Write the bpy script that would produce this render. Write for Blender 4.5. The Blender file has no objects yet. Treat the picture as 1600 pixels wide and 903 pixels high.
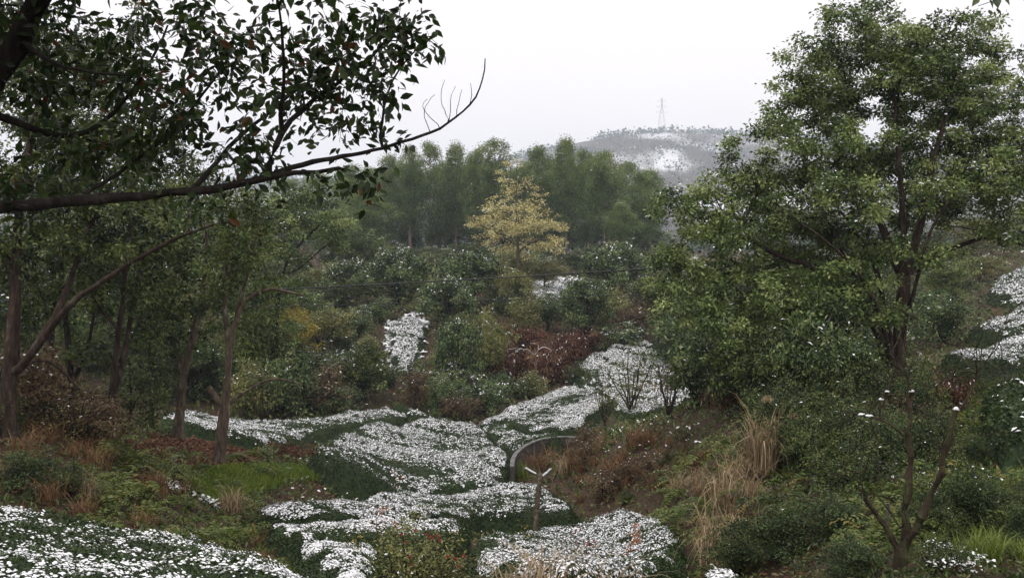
import bpy, math, numpy as np
from mathutils import Vector

S = bpy.context.scene
COL = S.collection
R = math.radians

# ------------------------------------------------------------------ camera
F = 1537.0                      # focal length in pixels of the 1600 px wide frame
HOR = 400.0                     # row of the horizon
PITCH = math.atan((451.5 - HOR) / F)
cam = bpy.data.cameras.new('camera')
cam.sensor_width = 36.0
cam.lens = 36.0 * F / 1600.0
cam.clip_start = 0.05
cam.clip_end = 6000
cam_o = bpy.data.objects.new('camera', cam)
cam_o.rotation_euler = (math.pi / 2 - PITCH, 0, 0)
COL.objects.link(cam_o)
S.camera = cam_o

# ------------------------------------------------------------------ light
SUN_EL, SUN_ROT = R(66), R(215)
w = bpy.data.worlds.new('World')
S.world = w
w.use_nodes = True
nt = w.node_tree
nt.nodes.clear()
sky = nt.nodes.new('ShaderNodeTexSky')
sky.sky_type = 'NISHITA'
sky.sun_disc = False
sky.sun_elevation = SUN_EL
sky.sun_rotation = SUN_ROT
sky.air_density = 2.0
sky.dust_density = 6.0
hs = nt.nodes.new('ShaderNodeHueSaturation')
hs.inputs['Saturation'].default_value = 0.10
nt.links.new(sky.outputs[0], hs.inputs['Color'])
mx = nt.nodes.new('ShaderNodeMix')
mx.data_type = 'RGBA'
mx.inputs[0].default_value = 0.90              # closed cloud cover over that sky
nt.links.new(hs.outputs[0], mx.inputs[6])
mx.inputs[7].default_value = (12.8, 12.1, 12.3, 1)
bg = nt.nodes.new('ShaderNodeBackground')
bg.inputs[1].default_value = 0.10
nt.links.new(mx.outputs[2], bg.inputs[0])
wo = nt.nodes.new('ShaderNodeOutputWorld')
nt.links.new(bg.outputs[0], wo.inputs[0])

sl = bpy.data.lights.new('sun', 'SUN')
sl.energy = 1.5
sl.angle = R(40)
sl.color = (1.0, 0.96, 0.9)
so = bpy.data.objects.new('sun', sl)
sd = Vector((math.sin(SUN_ROT) * math.cos(SUN_EL), math.cos(SUN_ROT) * math.cos(SUN_EL), math.sin(SUN_EL)))
so.rotation_euler = sd.to_track_quat('Z', 'Y').to_euler()
so.location = (0, 0, 60)
COL.objects.link(so)

S.view_settings.view_transform = 'Standard'
S.view_settings.look = 'None'
S.view_settings.exposure = 0.1
S.view_settings.gamma = 1.0
S.view_settings.use_curve_mapping = False
S.cycles.max_bounces = 6
S.cycles.diffuse_bounces = 3
S.cycles.glossy_bounces = 1
S.cycles.transmission_bounces = 3
S.cycles.volume_bounces = 1
S.cycles.transparent_max_bounces = 4
S.cycles.use_denoising = True

# ------------------------------------------------------------------ helpers
rng = np.random.default_rng(7)
CP, SP = math.cos(PITCH), math.sin(PITCH)

def P(px, py, D):
    """World point seen at pixel (px, py) of the 1600x903 photograph, D metres ahead."""
    a = (np.asarray(px, float) - 800.0) / F
    b = (451.5 - np.asarray(py, float)) / F
    D = np.asarray(D, float)
    y = D * (CP + b * SP)
    z = D * (b * CP - SP)
    return np.stack(np.broadcast_arrays(a * D, y, z), -1)

def _hash(ix, iy, seed):
    h = (ix.astype(np.int64) * 374761393 + iy.astype(np.int64) * 668265263 + seed * 974711) & 0x7fffffff
    h = ((h ^ (h >> 13)) * 1274126177) & 0x7fffffff
    h = (h ^ (h >> 16)) & 0xffff
    return h / 65535.0

def vnoise(x, y, s, seed=0):
    x = np.asarray(x, float) / s
    y = np.asarray(y, float) / s
    ix, iy = np.floor(x), np.floor(y)
    fx, fy = x - ix, y - iy
    fx = fx * fx * (3 - 2 * fx)
    fy = fy * fy * (3 - 2 * fy)
    a = _hash(ix, iy, seed); b = _hash(ix + 1, iy, seed)
    c = _hash(ix, iy + 1, seed); d = _hash(ix + 1, iy + 1, seed)
    return (a * (1 - fx) + b * fx) * (1 - fy) + (c * (1 - fx) + d * fx) * fy

def fbm(x, y, s, seed=0, o=3):
    v = 0; amp = 1; tot = 0
    for k in range(o):
        v = v + amp * vnoise(x, y, s / 2 ** k, seed + 31 * k)
        tot += amp
        amp *= 0.5
    return v / tot

def unit(v):
    return v / np.maximum(np.linalg.norm(v, axis=-1, keepdims=True), 1e-9)

def mesh_np(name, V, T, mats, mi=None, tint=None, smooth=False, attrs=None):
    me = bpy.data.meshes.new(name)
    V = np.ascontiguousarray(V, np.float32)
    T = np.ascontiguousarray(T, np.int32)
    me.vertices.add(len(V))
    me.vertices.foreach_set('co', V.ravel())
    me.loops.add(T.size)
    me.loops.foreach_set('vertex_index', T.ravel())
    me.polygons.add(len(T))
    k = T.shape[1]
    me.polygons.foreach_set('loop_start', np.arange(len(T), dtype=np.int32) * k)
    if mi is not None:
        me.polygons.foreach_set('material_index', np.ascontiguousarray(mi, np.int32))
    me.polygons.foreach_set('use_smooth', np.full(len(T), smooth, bool))
    me.update(calc_edges=True)
    if tint is not None:
        a = me.attributes.new('tint', 'FLOAT', 'POINT')
        a.data.foreach_set('value', np.ascontiguousarray(tint, np.float32))
    for n, v in (attrs or {}).items():
        a = me.attributes.new(n, 'FLOAT', 'POINT')
        a.data.foreach_set('value', np.ascontiguousarray(v, np.float32))
    for m in (mats if isinstance(mats, (list, tuple)) else [mats]):
        me.materials.append(m)
    return me

def obj(name, me, parent=None, loc=None):
    o = bpy.data.objects.new(name, me)
    if parent is not None:
        o.parent = parent
    if loc is not None:
        o.location = loc
    COL.objects.link(o)
    return o

def tag(o, label=None, cat=None, group=None, kind=None):
    if label: o['label'] = label
    if cat: o['category'] = cat
    if group: o['group'] = group
    if kind: o['kind'] = kind
    return o

def thing(name, label, cat, loc=(0, 0, 0), group=None):
    return tag(obj(name, None, None, tuple(float(v) for v in loc)), label, cat, group)

def copy_tree(o, loc, rz=0.0, sc=(1, 1, 1), label=None, group=None):
    c = o.copy()
    COL.objects.link(c)
    c.location = tuple(float(v) for v in loc)
    c.rotation_euler = (0, 0, rz)
    c.scale = sc
    if label: c['label'] = label
    if group: c['group'] = group
    for ch in o.children:
        d = ch.copy()
        COL.objects.link(d)
        d.parent = c
        for g in ch.children:
            e = g.copy()
            COL.objects.link(e)
            e.parent = d
    return c

# ------------------------------------------------------------------ materials
def mat(name):
    m = bpy.data.materials.new(name)
    m.use_nodes = True
    m.node_tree.nodes.clear()
    return m, m.node_tree.nodes, m.node_tree.links

def ramp(N, cols, pos=None):
    r = N.new('ShaderNodeValToRGB')
    e = r.color_ramp.elements
    n = len(cols)
    pos = pos or [i / (n - 1) for i in range(n)]
    while len(e) < n:
        e.new(0.5)
    for i in range(n):
        e[i].position = pos[i]
        e[i].color = (*cols[i], 1)
    return r

def leaf_mat(name, cols, trans=0.20, rough=0.34, spec=0.32):
    m, N, L = mat(name)
    at = N.new('ShaderNodeAttribute'); at.attribute_name = 'tint'
    r = ramp(N, cols)
    L.new(at.outputs['Fac'], r.inputs[0])
    p = N.new('ShaderNodeBsdfPrincipled')
    p.inputs['Roughness'].default_value = rough
    p.inputs['Specular IOR Level'].default_value = spec
    L.new(r.outputs[0], p.inputs['Base Color'])
    out = N.new('ShaderNodeOutputMaterial')
    if trans > 0:
        t = N.new('ShaderNodeBsdfTranslucent')
        L.new(r.outputs[0], t.inputs[0])
        mixs = N.new('ShaderNodeMixShader'); mixs.inputs[0].default_value = trans
        L.new(p.outputs[0], mixs.inputs[1]); L.new(t.outputs[0], mixs.inputs[2])
        L.new(mixs.outputs[0], out.inputs[0])
    else:
        L.new(p.outputs[0], out.inputs[0])
    return m

def noise_mat(name, cols, scale=6.0, detail=6.0, rough=0.85, bump=0.0, stretch=(1, 1, 1), pos=None, spec=0.3):
    m, N, L = mat(name)
    tc = N.new('ShaderNodeTexCoord')
    mp = N.new('ShaderNodeMapping'); mp.inputs['Scale'].default_value = stretch
    L.new(tc.outputs['Object'], mp.inputs[0])
    nz = N.new('ShaderNodeTexNoise')
    nz.inputs['Scale'].default_value = scale; nz.inputs['Detail'].default_value = detail
    nz.inputs['Roughness'].default_value = 0.65
    L.new(mp.outputs[0], nz.inputs[0])
    r = ramp(N, cols, pos or [0.3 + 0.4 * i / (len(cols) - 1) for i in range(len(cols))])
    L.new(nz.outputs[0], r.inputs[0])
    p = N.new('ShaderNodeBsdfPrincipled')
    p.inputs['Roughness'].default_value = rough
    p.inputs['Specular IOR Level'].default_value = spec
    L.new(r.outputs[0], p.inputs['Base Color'])
    if bump:
        b = N.new('ShaderNodeBump'); b.inputs['Strength'].default_value = bump; b.inputs['Distance'].default_value = 0.05
        L.new(nz.outputs[0], b.inputs['Height']); L.new(b.outputs[0], p.inputs['Normal'])
    out = N.new('ShaderNodeOutputMaterial')
    L.new(p.outputs[0], out.inputs[0])
    return m

M = {}
M['snow'] = noise_mat('snow', [(0.82, 0.83, 0.85), (0.90, 0.905, 0.915)], 9, 3, 0.65)
M['bark_red'] = noise_mat('bark_red', [(0.008, 0.005, 0.004), (0.026, 0.016, 0.011), (0.058, 0.037, 0.026), (0.11, 0.11, 0.085)], 9, 10, 0.9, 1.0, (1, 1, 0.25))
M['bark_dark'] = noise_mat('bark_dark', [(0.006, 0.005, 0.004), (0.016, 0.012, 0.010), (0.032, 0.026, 0.021), (0.055, 0.06, 0.045)], 12, 10, 0.9, 1.0, (1, 1, 0.3))
M['bark_pale'] = noise_mat('bark_pale', [(0.10, 0.075, 0.055), (0.24, 0.19, 0.15), (0.34, 0.29, 0.24)], 5, 8, 0.85, 0.5, (1, 1, 0.35))
M['bark_brown'] = noise_mat('bark_brown', [(0.025, 0.017, 0.011), (0.075, 0.053, 0.037), (0.14, 0.105, 0.075), (0.24, 0.235, 0.19)], 8, 10, 0.9, 1.0, (1, 1, 0.3))
M['bark_moss'] = noise_mat('bark_moss', [(0.010, 0.007, 0.005), (0.032, 0.020, 0.012), (0.042, 0.040, 0.016), (0.085, 0.09, 0.04)], 8, 10, 0.9, 1.0, (1, 1, 0.4))
M['stake'] = noise_mat('stake_wood', [(0.07, 0.06, 0.05), (0.15, 0.13, 0.115), (0.22, 0.20, 0.18)], 10, 7, 0.85, 0.6, (1, 1, .3))
M['dead_wood'] = noise_mat('dead_wood', [(0.35, 0.31, 0.27), (0.55, 0.52, 0.48)], 8, 4, 0.8)
M['concrete'] = noise_mat('concrete', [(0.035, 0.028, 0.024), (0.08, 0.068, 0.06), (0.15, 0.14, 0.13)], 4, 9, 0.9, 0.6)
M['concrete_top'] = noise_mat('concrete_top', [(0.06, 0.06, 0.05), (0.13, 0.13, 0.12), (0.24, 0.24, 0.24)], 4, 8, 0.85, 0.4)
M['cable'] = noise_mat('cable', [(0.012, 0.012, 0.014), (0.03, 0.03, 0.033)], 4, 3, 0.5)
M['steel'] = noise_mat('steel', [(0.22, 0.23, 0.25), (0.35, 0.36, 0.38)], 0.5, 3, 0.5)
M['camphor'] = leaf_mat('camphor_leaf', [(0.015, 0.029, 0.009), (0.075, 0.122, 0.032), (0.202, 0.272, 0.077), (0.359, 0.414, 0.156)])
M['camphor_dark'] = leaf_mat('dark_leaf', [(0.006, 0.013, 0.004), (0.031, 0.053, 0.013), (0.092, 0.129, 0.032), (0.204, 0.228, 0.066)])
M['lime'] = leaf_mat('lime_leaf', [(0.023, 0.040, 0.008), (0.088, 0.127, 0.026), (0.207, 0.241, 0.057)])
M['near'] = leaf_mat('near_leaf', [(0.010, 0.020, 0.006), (0.022, 0.044, 0.010), (0.045, 0.082, 0.017), (0.08, 0.12, 0.025), (0.13, 0.04, 0.014)], 0.3, 0.4, 0.35)
M['euc'] = leaf_mat('eucalyptus_leaf', [(0.042, 0.078, 0.031), (0.092, 0.151, 0.054), (0.167, 0.234, 0.072), (0.253, 0.310, 0.092)], 0.4)
M['yellow'] = leaf_mat('yellow_leaf', [(0.22, 0.18, 0.07), (0.52, 0.45, 0.17), (0.68, 0.62, 0.30), (0.58, 0.57, 0.32)])
M['ochre'] = leaf_mat('ochre_leaf', [(0.14, 0.11, 0.015), (0.27, 0.21, 0.03), (0.38, 0.31, 0.045)])
M['shrub'] = leaf_mat('shrub_leaf', [(0.013, 0.028, 0.011), (0.060, 0.102, 0.037), (0.154, 0.215, 0.076), (0.286, 0.332, 0.130)])
M['shrub_olive'] = leaf_mat('shrub_olive_leaf', [(0.073, 0.084, 0.027), (0.173, 0.189, 0.059), (0.279, 0.290, 0.095), (0.299, 0.241, 0.103)])
M['shrub_brown'] = leaf_mat('shrub_brown_leaf', [(0.05, 0.032, 0.018), (0.13, 0.080, 0.044), (0.21, 0.14, 0.075), (0.15, 0.14, 0.055)])
M['bracken'] = leaf_mat('bracken', [(0.035, 0.015, 0.010), (0.10, 0.040, 0.024), (0.17, 0.072, 0.044), (0.20, 0.13, 0.07)], 0.2, 0.8)
M['tea'] = leaf_mat('tea_leaf', [(0.010, 0.021, 0.007), (0.028, 0.050, 0.015), (0.061, 0.098, 0.027), (0.109, 0.149, 0.046)], 0.2, 0.4)
M['tea_core'] = noise_mat('tea_core', [(0.008, 0.012, 0.006), (0.02, 0.035, 0.012), (0.03, 0.055, 0.018)], 7, 5, 0.9)
M['straw'] = leaf_mat('straw', [(0.15, 0.10, 0.055), (0.34, 0.25, 0.145), (0.52, 0.42, 0.27)], 0.25, 0.7)
M['rust'] = leaf_mat('rust_grass', [(0.075, 0.036, 0.018), (0.18, 0.095, 0.045), (0.30, 0.18, 0.09)], 0.2, 0.8)
M['fern'] = leaf_mat('fern', [(0.032, 0.058, 0.013), (0.083, 0.127, 0.024), (0.173, 0.196, 0.046), (0.240, 0.156, 0.048)])
M['grass'] = leaf_mat('grass', [(0.06, 0.10, 0.016), (0.15, 0.215, 0.034), (0.26, 0.31, 0.065)])
M['litter'] = leaf_mat('litter', [(0.045, 0.018, 0.011), (0.12, 0.05, 0.028), (0.20, 0.10, 0.055), (0.26, 0.17, 0.10)], 0.1, 0.8)
M['cover'] = leaf_mat('cover', [(0.015, 0.028, 0.009), (0.051, 0.087, 0.020), (0.105, 0.145, 0.035), (0.145, 0.139, 0.051), (0.138, 0.081, 0.043)])
M['red'] = leaf_mat('red_flower', [(0.14, 0.01, 0.012), (0.32, 0.02, 0.028)], 0.2, 0.5)
M['orange'] = leaf_mat('orange_leaf', [(0.30, 0.10, 0.04), (0.45, 0.20, 0.09)], 0.3, 0.6)
M['wood'] = leaf_mat('far_wood', [(0.022, 0.040, 0.028), (0.040, 0.064, 0.042), (0.070, 0.095, 0.06)], 0.1, 0.8)
M['plastic_blue'] = noise_mat('plastic_blue', [(0.03, 0.25, 0.55), (0.06, 0.38, 0.7)], 8, 2, 0.3)
M['plastic_white'] = noise_mat('plastic_white', [(0.6, 0.65, 0.7), (0.78, 0.8, 0.82)], 8, 2, 0.3)

# ground: soil, moss, leaf litter and snow laid by masks with their own outlines
def ground_mat():
    m, N, L = mat('ground')
    tc = N.new('ShaderNodeTexCoord')
    n1 = N.new('ShaderNodeTexNoise'); n1.inputs['Scale'].default_value = 0.9; n1.inputs['Detail'].default_value = 10; n1.inputs['Roughness'].default_value = 0.7
    n2 = N.new('ShaderNodeTexNoise'); n2.inputs['Scale'].default_value = 7; n2.inputs['Detail'].default_value = 8; n2.inputs['Roughness'].default_value = 0.7
    L.new(tc.outputs['Object'], n1.inputs[0]); L.new(tc.outputs['Object'], n2.inputs[0])
    soil = ramp(N, [(0.022, 0.016, 0.011), (0.055, 0.034, 0.021), (0.095, 0.06, 0.036)], [0.3, 0.5, 0.7])
    green = ramp(N, [(0.016, 0.024, 0.009), (0.036, 0.056, 0.016), (0.065, 0.095, 0.024)], [0.3, 0.5, 0.72])
    L.new(n2.outputs[0], soil.inputs[0]); L.new(n2.outputs[0], green.inputs[0])
    def attr(n):
        a = N.new('ShaderNodeAttribute'); a.attribute_name = n
        return a
    def mask(a, k=2.6):
        s = N.new('ShaderNodeMath'); s.operation = 'ADD'
        L.new(a.outputs['Fac'], s.inputs[0])
        q = N.new('ShaderNodeMath'); q.operation = 'MULTIPLY_ADD'
        L.new(n1.outputs[0], q.inputs[0]); q.inputs[1].default_value = 1.6; q.inputs[2].default_value = -1.3
        L.new(q.outputs[0], s.inputs[1])
        t = N.new('ShaderNodeMath'); t.operation = 'MULTIPLY'; t.use_clamp = True
        L.new(s.outputs[0], t.inputs[0]); t.inputs[1].default_value = k
        return t
    a = N.new('ShaderNodeMix'); a.data_type = 'RGBA'
    L.new(mask(attr('moss')).outputs[0], a.inputs[0]); L.new(soil.outputs[0], a.inputs[6]); L.new(green.outputs[0], a.inputs[7])
    sn = N.new('ShaderNodeMix'); sn.data_type = 'RGBA'
    ms = mask(attr('snow'), 6)
    L.new(ms.outputs[0], sn.inputs[0]); L.new(a.outputs[2], sn.inputs[6]); sn.inputs[7].default_value = (0.84, 0.85, 0.88, 1)
    p = N.new('ShaderNodeBsdfPrincipled'); p.inputs['Roughness'].default_value = 0.9; p.inputs['Specular IOR Level'].default_value = 0.2
    L.new(sn.outputs[2], p.inputs['Base Color'])
    b = N.new('ShaderNodeBump'); b.inputs['Strength'].default_value = 0.7; b.inputs['Distance'].default_value = 0.08
    L.new(n2.outputs[0], b.inputs['Height']); L.new(b.outputs[0], p.inputs['Normal'])
    out = N.new('ShaderNodeOutputMaterial'); L.new(p.outputs[0], out.inputs[0])
    return m
M['ground'] = ground_mat()

# ------------------------------------------------------------------ terrain
CTRL = [
 (-250,903,8),(0,903,8.2),(250,903,9),(500,903,10),(700,903,11),(900,903,11.5),(1150,903,12),(1400,903,10.8),(1600,903,10),(1850,903,9.5),
 (-250,790,15),(0,792,15),(250,835,14),(450,872,12.8),
 (-250,690,20),(0,695,20),(150,690,22),(250,705,26),(345,722,27.5),(278,688,31),(450,745,27.5),(560,752,29),
 (400,800,22),(500,835,19),(600,815,22),(750,815,22),(650,885,14),
 (838,815,24),(1000,808,22.5),(1060,850,19),(900,875,18),
 (800,745,35),(870,735,36),(860,712,40),(920,760,31),(980,775,27.5),(1060,775,24),
 (950,700,31),(1050,670,31),(1150,640,28),(1130,740,21),(1200,830,15.5),(1250,700,22),(1320,800,14.5),
 (1400,600,29),(1500,580,36),(1580,555,42),(1590,470,58),(1550,700,21),(1590,790,15),(1480,880,11.8),
 (1800,560,42),(1800,700,21),(1800,790,15),
 (250,652,46),(400,668,43),(450,662,48),(600,650,53),(720,672,49),(620,735,36),(740,705,42),(650,775,30),
 (760,650,56),(850,618,63),(940,622,58),(870,665,51),
 (900,600,67),(1000,550,72),(1050,575,66),(1040,635,56),
 (0,610,42),(60,620,42),(-250,610,42),
 (500,615,63),(630,605,65),(630,505,84),(700,600,67),(860,550,76),(850,460,97),(700,440,106),(1000,480,96),(500,455,106),
 (600,425,122),(800,415,142),(1000,425,140),(300,510,90),(100,525,80),(-250,520,80),(400,430,130),(1100,460,100),(1300,425,112),(1500,390,112),(1700,390,105),
 (800,400,180),(400,405,180),(0,420,180),(1200,405,180),(1600,385,180),
 (0,400,520),(400,395,520),(800,395,520),(1200,390,520),(1700,385,520),
 (0,345,1350),(500,340,1350),(800,325,1350),(1000,310,1350),(1200,312,1350),(1500,330,1350),(1800,330,1350),
 (0,300,2200),(400,285,2200),(650,286,2200),(800,258,2200),(850,242,2200),(900,229,2200),(960,216,2200),(1000,214,2200),(1100,213,2200),(1180,218,2200),(1300,235,2200),(1500,262,2200),(1800,280,2200),
 (0,330,3800),(600,310,3800),(1000,270,3800),(1500,300,3800),
]
# where clipped tea hides the soil the points above are its top: the soil is lower
TEA = {(-250,903):.75,(0,903):.75,(250,903):.75,(500,903):.75,(700,903):.7,(900,903):.6,(1150,903):.5,(1600,903):.3,(-250,790):.4,(0,792):.4,(250,835):.7,(450,872):.7,
 (400,800):.6,(500,835):.7,(600,815):.7,(750,815):.7,(650,885):.7,(838,815):.7,(1000,808):.6,(1060,850):.7,(900,875):.7,(620,735):.9,(740,705):.9,(650,775):.75,(720,672):.9,
 (600,650):.8,(450,662):.75,(400,668):.75,(250,652):.6,(760,650):.8,(850,618):.8,(940,622):.7,(870,665):.8,(900,600):.6,(1000,550):.6,(1050,575):.6,(1040,635):.5,(560,752):.3,(1580,555):.5,(1590,470):.5}
_c = np.array(CTRL, float)
_p = P(_c[:, 0], _c[:, 1], _c[:, 2])
_p[:, 2] -= np.array([TEA.get((int(a), int(b)), 0.0) for a, b in _c[:, :2]])
_r = np.hypot(_p[:, 0], _p[:, 1])
_u = np.arctan2(_p[:, 0], _p[:, 1]) * 2.2
_s = _p[:, 2] / _r
ex = []
for uu in (-1.6, -0.8, 0, 0.8, 1.6):
    for rr, zz in ((1.0, -1.72), (2.0, -1.9), (3.5, -2.7), (5.0, -3.2), (2900, 80)):
        ex.append((uu, math.log(rr), zz / rr))
ex = np.array(ex)
KU = np.concatenate([np.stack([_u, np.log(_r)], 1), ex[:, :2]])
KS = np.concatenate([_s, ex[:, 2]])

def _phi(d2):
    d = np.sqrt(d2 + 1e-4)
    return d2 * np.log(d)
_n = len(KU)
_A = np.zeros((_n + 3, _n + 3))
_d2 = ((KU[:, None] - KU[None]) ** 2).sum(-1)
_A[:_n, :_n] = _phi(_d2) + np.eye(_n) * 0.004
_A[:_n, _n] = 1; _A[:_n, _n + 1:] = KU
_A[_n:, :_n] = _A[:_n, _n:].T
_W = np.linalg.solve(_A, np.concatenate([KS, np.zeros(3)]))

def zt(x, y):
    x = np.asarray(x, float); y = np.asarray(y, float)
    sh = x.shape
    x = x.ravel(); y = y.ravel()
    r = np.maximum(np.hypot(x, y), 0.8)
    th = np.arctan2(x, y)
    u = np.clip(th, -0.68, 0.68) * 2.2
    lr = np.log(r)
    out = np.empty(len(x))
    for a in range(0, len(x), 20000):
        b = slice(a, a + 20000)
        q = np.stack([u[b], lr[b]], 1)
        d2 = ((q[:, None] - KU[None]) ** 2).sum(-1)
        out[b] = _phi(d2) @ _W[:_n] + _W[_n] + q @ _W[_n + 1:]
    z = out * r
    k = np.clip((np.abs(th) - 0.75) / 1.6, 0, 1)
    z = z * (1 - k) + k * (-1.75 + 0.03 * np.minimum(r, 400))
    z = z + (fbm(x, y, 1.6, 3) - 0.5) * 0.16 * np.clip((r - 4) / 6, 0, 1) + (fbm(x, y, 14, 5) - 0.5) * 0.5 * np.clip((r - 20) / 60, 0, 1) + (fbm(x, y, 190, 6) - 0.5) * 26 * np.clip((r - 900) / 400, 0, 1)
    return z.reshape(sh)

_DS = np.geomspace(5, 2900, 850)
def G(px, py, h=0.0, dmin=0.0):
    """Ground point (x, y, z) seen at a pixel, h metres above the soil."""
    q = P(px, py, _DS)
    g = np.where(_DS < dmin, 1.0, q[:, 2] - zt(q[:, 0], q[:, 1]) - h)
    i = np.argmax(g <= 0)
    if g[i] > 0:
        i = len(_DS) - 1
    if i == 0:
        return q[0]
    t = g[i - 1] / max(g[i - 1] - g[i], 1e-6)
    return q[i - 1] * (1 - t) + q[i] * t

def at(px, D):
    """Ground point in the direction of column px, D metres ahead."""
    x = (px - 800) / F * D
    return np.array([x, D, float(zt(np.array([x]), np.array([D]))[0])])

def inpoly(x, y, poly):
    c = np.zeros(x.shape, bool)
    n = len(poly)
    for i in range(n):
        x0, y0 = poly[i]; x1, y1 = poly[(i + 1) % n]
        if y0 == y1: continue
        k = ((y0 > y) != (y1 > y)) & (x < (x1 - x0) * (y - y0) / (y1 - y0) + x0)
        c ^= k
    return c

def polydist(x, y, poly):
    d = np.full(x.shape, 1e9)
    n = len(poly)
    for i in range(n):
        x0, y0 = poly[i]; x1, y1 = poly[(i + 1) % n]
        dx, dy = x1 - x0, y1 - y0
        t = np.clip(((x - x0) * dx + (y - y0) * dy) / max(dx * dx + dy * dy, 1e-9), 0, 1)
        d = np.minimum(d, np.hypot(x - x0 - t * dx, y - y0 - t * dy))
    return d

def ground_poly(px, h=0.0):
    return [tuple(G(a, b, h)[:2]) for a, b in px]

# masks on the ground, outlined on the plan
GRASS = ground_poly([(285,735),(350,730),(430,728),(520,745),(560,765),(400,772),(330,790),(290,765)])
LITTER = ground_poly([(190,700),(260,685),(340,690),(420,710),(400,735),(300,745),(230,735)])
MOSSR = ground_poly([(1480,870),(1450,780),(1500,650),(1500,590),(1560,580),(1620,700),(1640,850)])
SNOWS = [ground_poly(q) for q in (
    [(605,505),(650,492),(668,510),(655,560),(640,585),(610,580)],
    [(820,452),(870,435),(910,440),(900,470),(850,478)],
    [(1560,450),(1620,420),(1620,480),(1570,480)],
)]

def build_ground():
    na = 520
    # finer columns inside the view
    th = np.concatenate([np.linspace(-0.62, 0.62, 310), np.linspace(0.62, 2 * math.pi - 0.62, 72)[1:-1]])
    na = len(th)
    rad = np.concatenate([[0.8], np.geomspace(1.2, 2950, 300)])
    ib = int(np.argmin(np.abs(rad - 250)))
    rr, tt = np.meshgrid(rad, th, indexing='ij')
    X, Y = rr * np.sin(tt), rr * np.cos(tt)
    Z = zt(X, Y)
    nr = len(rad)
    def block(i0, i1, name, close):
        x, y, z = X[i0:i1], Y[i0:i1], Z[i0:i1]
        k = i1 - i0
        V = np.stack([x.ravel(), y.ravel(), z.ravel()], 1)
        i, j = np.meshgrid(np.arange(k - 1), np.arange(na), indexing='ij')
        j2 = (j + 1) % na
        Q = np.stack([i * na + j, i * na + j2, (i + 1) * na + j2, (i + 1) * na + j], -1).reshape(-1, 4)
        xf, yf = V[:, 0], V[:, 1]
        r = np.hypot(xf, yf)
        moss = 0.45 + 0.25 * (fbm(xf, yf, 5, 11) - 0.5)
        moss = np.where(inpoly(xf, yf, GRASS) | inpoly(xf, yf, MOSSR), 0.95, moss)
        moss = np.where(inpoly(xf, yf, LITTER), 0.0, moss)
        snow = np.full(len(xf), -0.5)
        for pl in SNOWS:
            snow = np.where(inpoly(xf, yf, pl), 0.62, snow)
        mid = (r > 62) & (r < 130)
        snow = np.where(mid & (snow < 0), 0.05 + 0.5 * (fbm(xf, yf, 9, 21) - 0.5), snow)
        far = r >= 250
        snow = np.where(far, np.clip((r - 1100) / 400, -0.9, 0.40) + 1.3 * (fbm(xf, yf, 90, 23, 4) - 0.5), snow)
        me = mesh_np(name, V, Q, M['ground'], smooth=True, attrs={'moss': moss, 'snow': snow})
        if close:
            pass
        return tag(obj(name, me), kind='structure')
    block(0, ib + 1, 'ground', True)
    block(ib, nr, 'hill', False)
build_ground()

# ------------------------------------------------------------------ leaves
TPL = {
 'quad': (np.array([(0, 0, 0), (0.5, 0.5, 0.10), (0, 1, -0.03), (-0.5, 0.5, 0.10)]), np.array([(0, 1, 2), (0, 2, 3)])),
 'leaf': (np.array([(0, 0, 0), (0.38, 0.28, 0.07), (0.44, 0.55, 0.06), (0.2, 0.82, 0.0), (0, 1.04, -0.07), (-0.2, 0.82, 0.0), (-0.44, 0.55, 0.06), (-0.38, 0.28, 0.07), (0, 0.5, 0)]),
          np.array([(8, 0, 1), (8, 1, 2), (8, 2, 3), (8, 3, 4), (8, 4, 5), (8, 5, 6), (8, 6, 7), (8, 7, 0)])),
 'blob': (np.array([(0.5, 0.5, 0), (0.25, 0.95, 0.0), (-0.3, 0.9, 0), (-0.52, 0.45, 0), (-0.2, 0.05, 0), (0.3, 0.08, 0), (0, 0.5, 0.22)]),
          np.array([(6, 0, 1), (6, 1, 2), (6, 2, 3), (6, 3, 4), (6, 4, 5), (6, 5, 0)])),
}

def leaves(pos, nrm, ax, ln, wd, tint, tpl='quad', snow=None):
    """Many leaves as one array mesh: vertices, triangles, per-vertex tint, per-face slot."""
    T, Fc = TPL[tpl]
    n = len(pos); k = len(T)
    nrm = unit(nrm)
    ax = unit(ax - nrm * (ax * nrm).sum(1, keepdims=True))
    sd = np.cross(ax, nrm)
    ln = np.broadcast_to(np.asarray(ln, float), (n,)); wd = np.broadcast_to(np.asarray(wd, float), (n,))
    V = (pos[:, None] + ax[:, None] * (T[:, 1][None, :, None] * ln[:, None, None])
         + sd[:, None] * (T[:, 0][None, :, None] * wd[:, None, None])
         + nrm[:, None] * (T[:, 2][None, :, None] * ln[:, None, None]))
    Tr = Fc[None] + (np.arange(n) * k)[:, None, None]
    ti = np.repeat(np.clip(tint, 0, 1), k)
    mi = np.repeat((snow if snow is not None else np.zeros(n, bool)).astype(np.int32), len(Fc))
    return V.reshape(-1, 3), Tr.reshape(-1, 3), ti, mi

def join(parts):
    V, T, t, m = [], [], [], []
    o = 0
    for a, b, c, d in parts:
        V.append(a); T.append(b + o); t.append(c); m.append(d)
        o += len(a)
    return np.concatenate(V), np.concatenate(T), np.concatenate(t), np.concatenate(m)

def leaf_obj(name, arr, mats, parent, kind=None):
    V, T, ti, mi = arr
    o = obj(name, mesh_np(name, V, T, mats, mi, ti), parent)
    if kind: o['kind'] = kind
    return o

def rand_unit(n, g):
    return unit(g.normal(size=(n, 3)))

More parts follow.
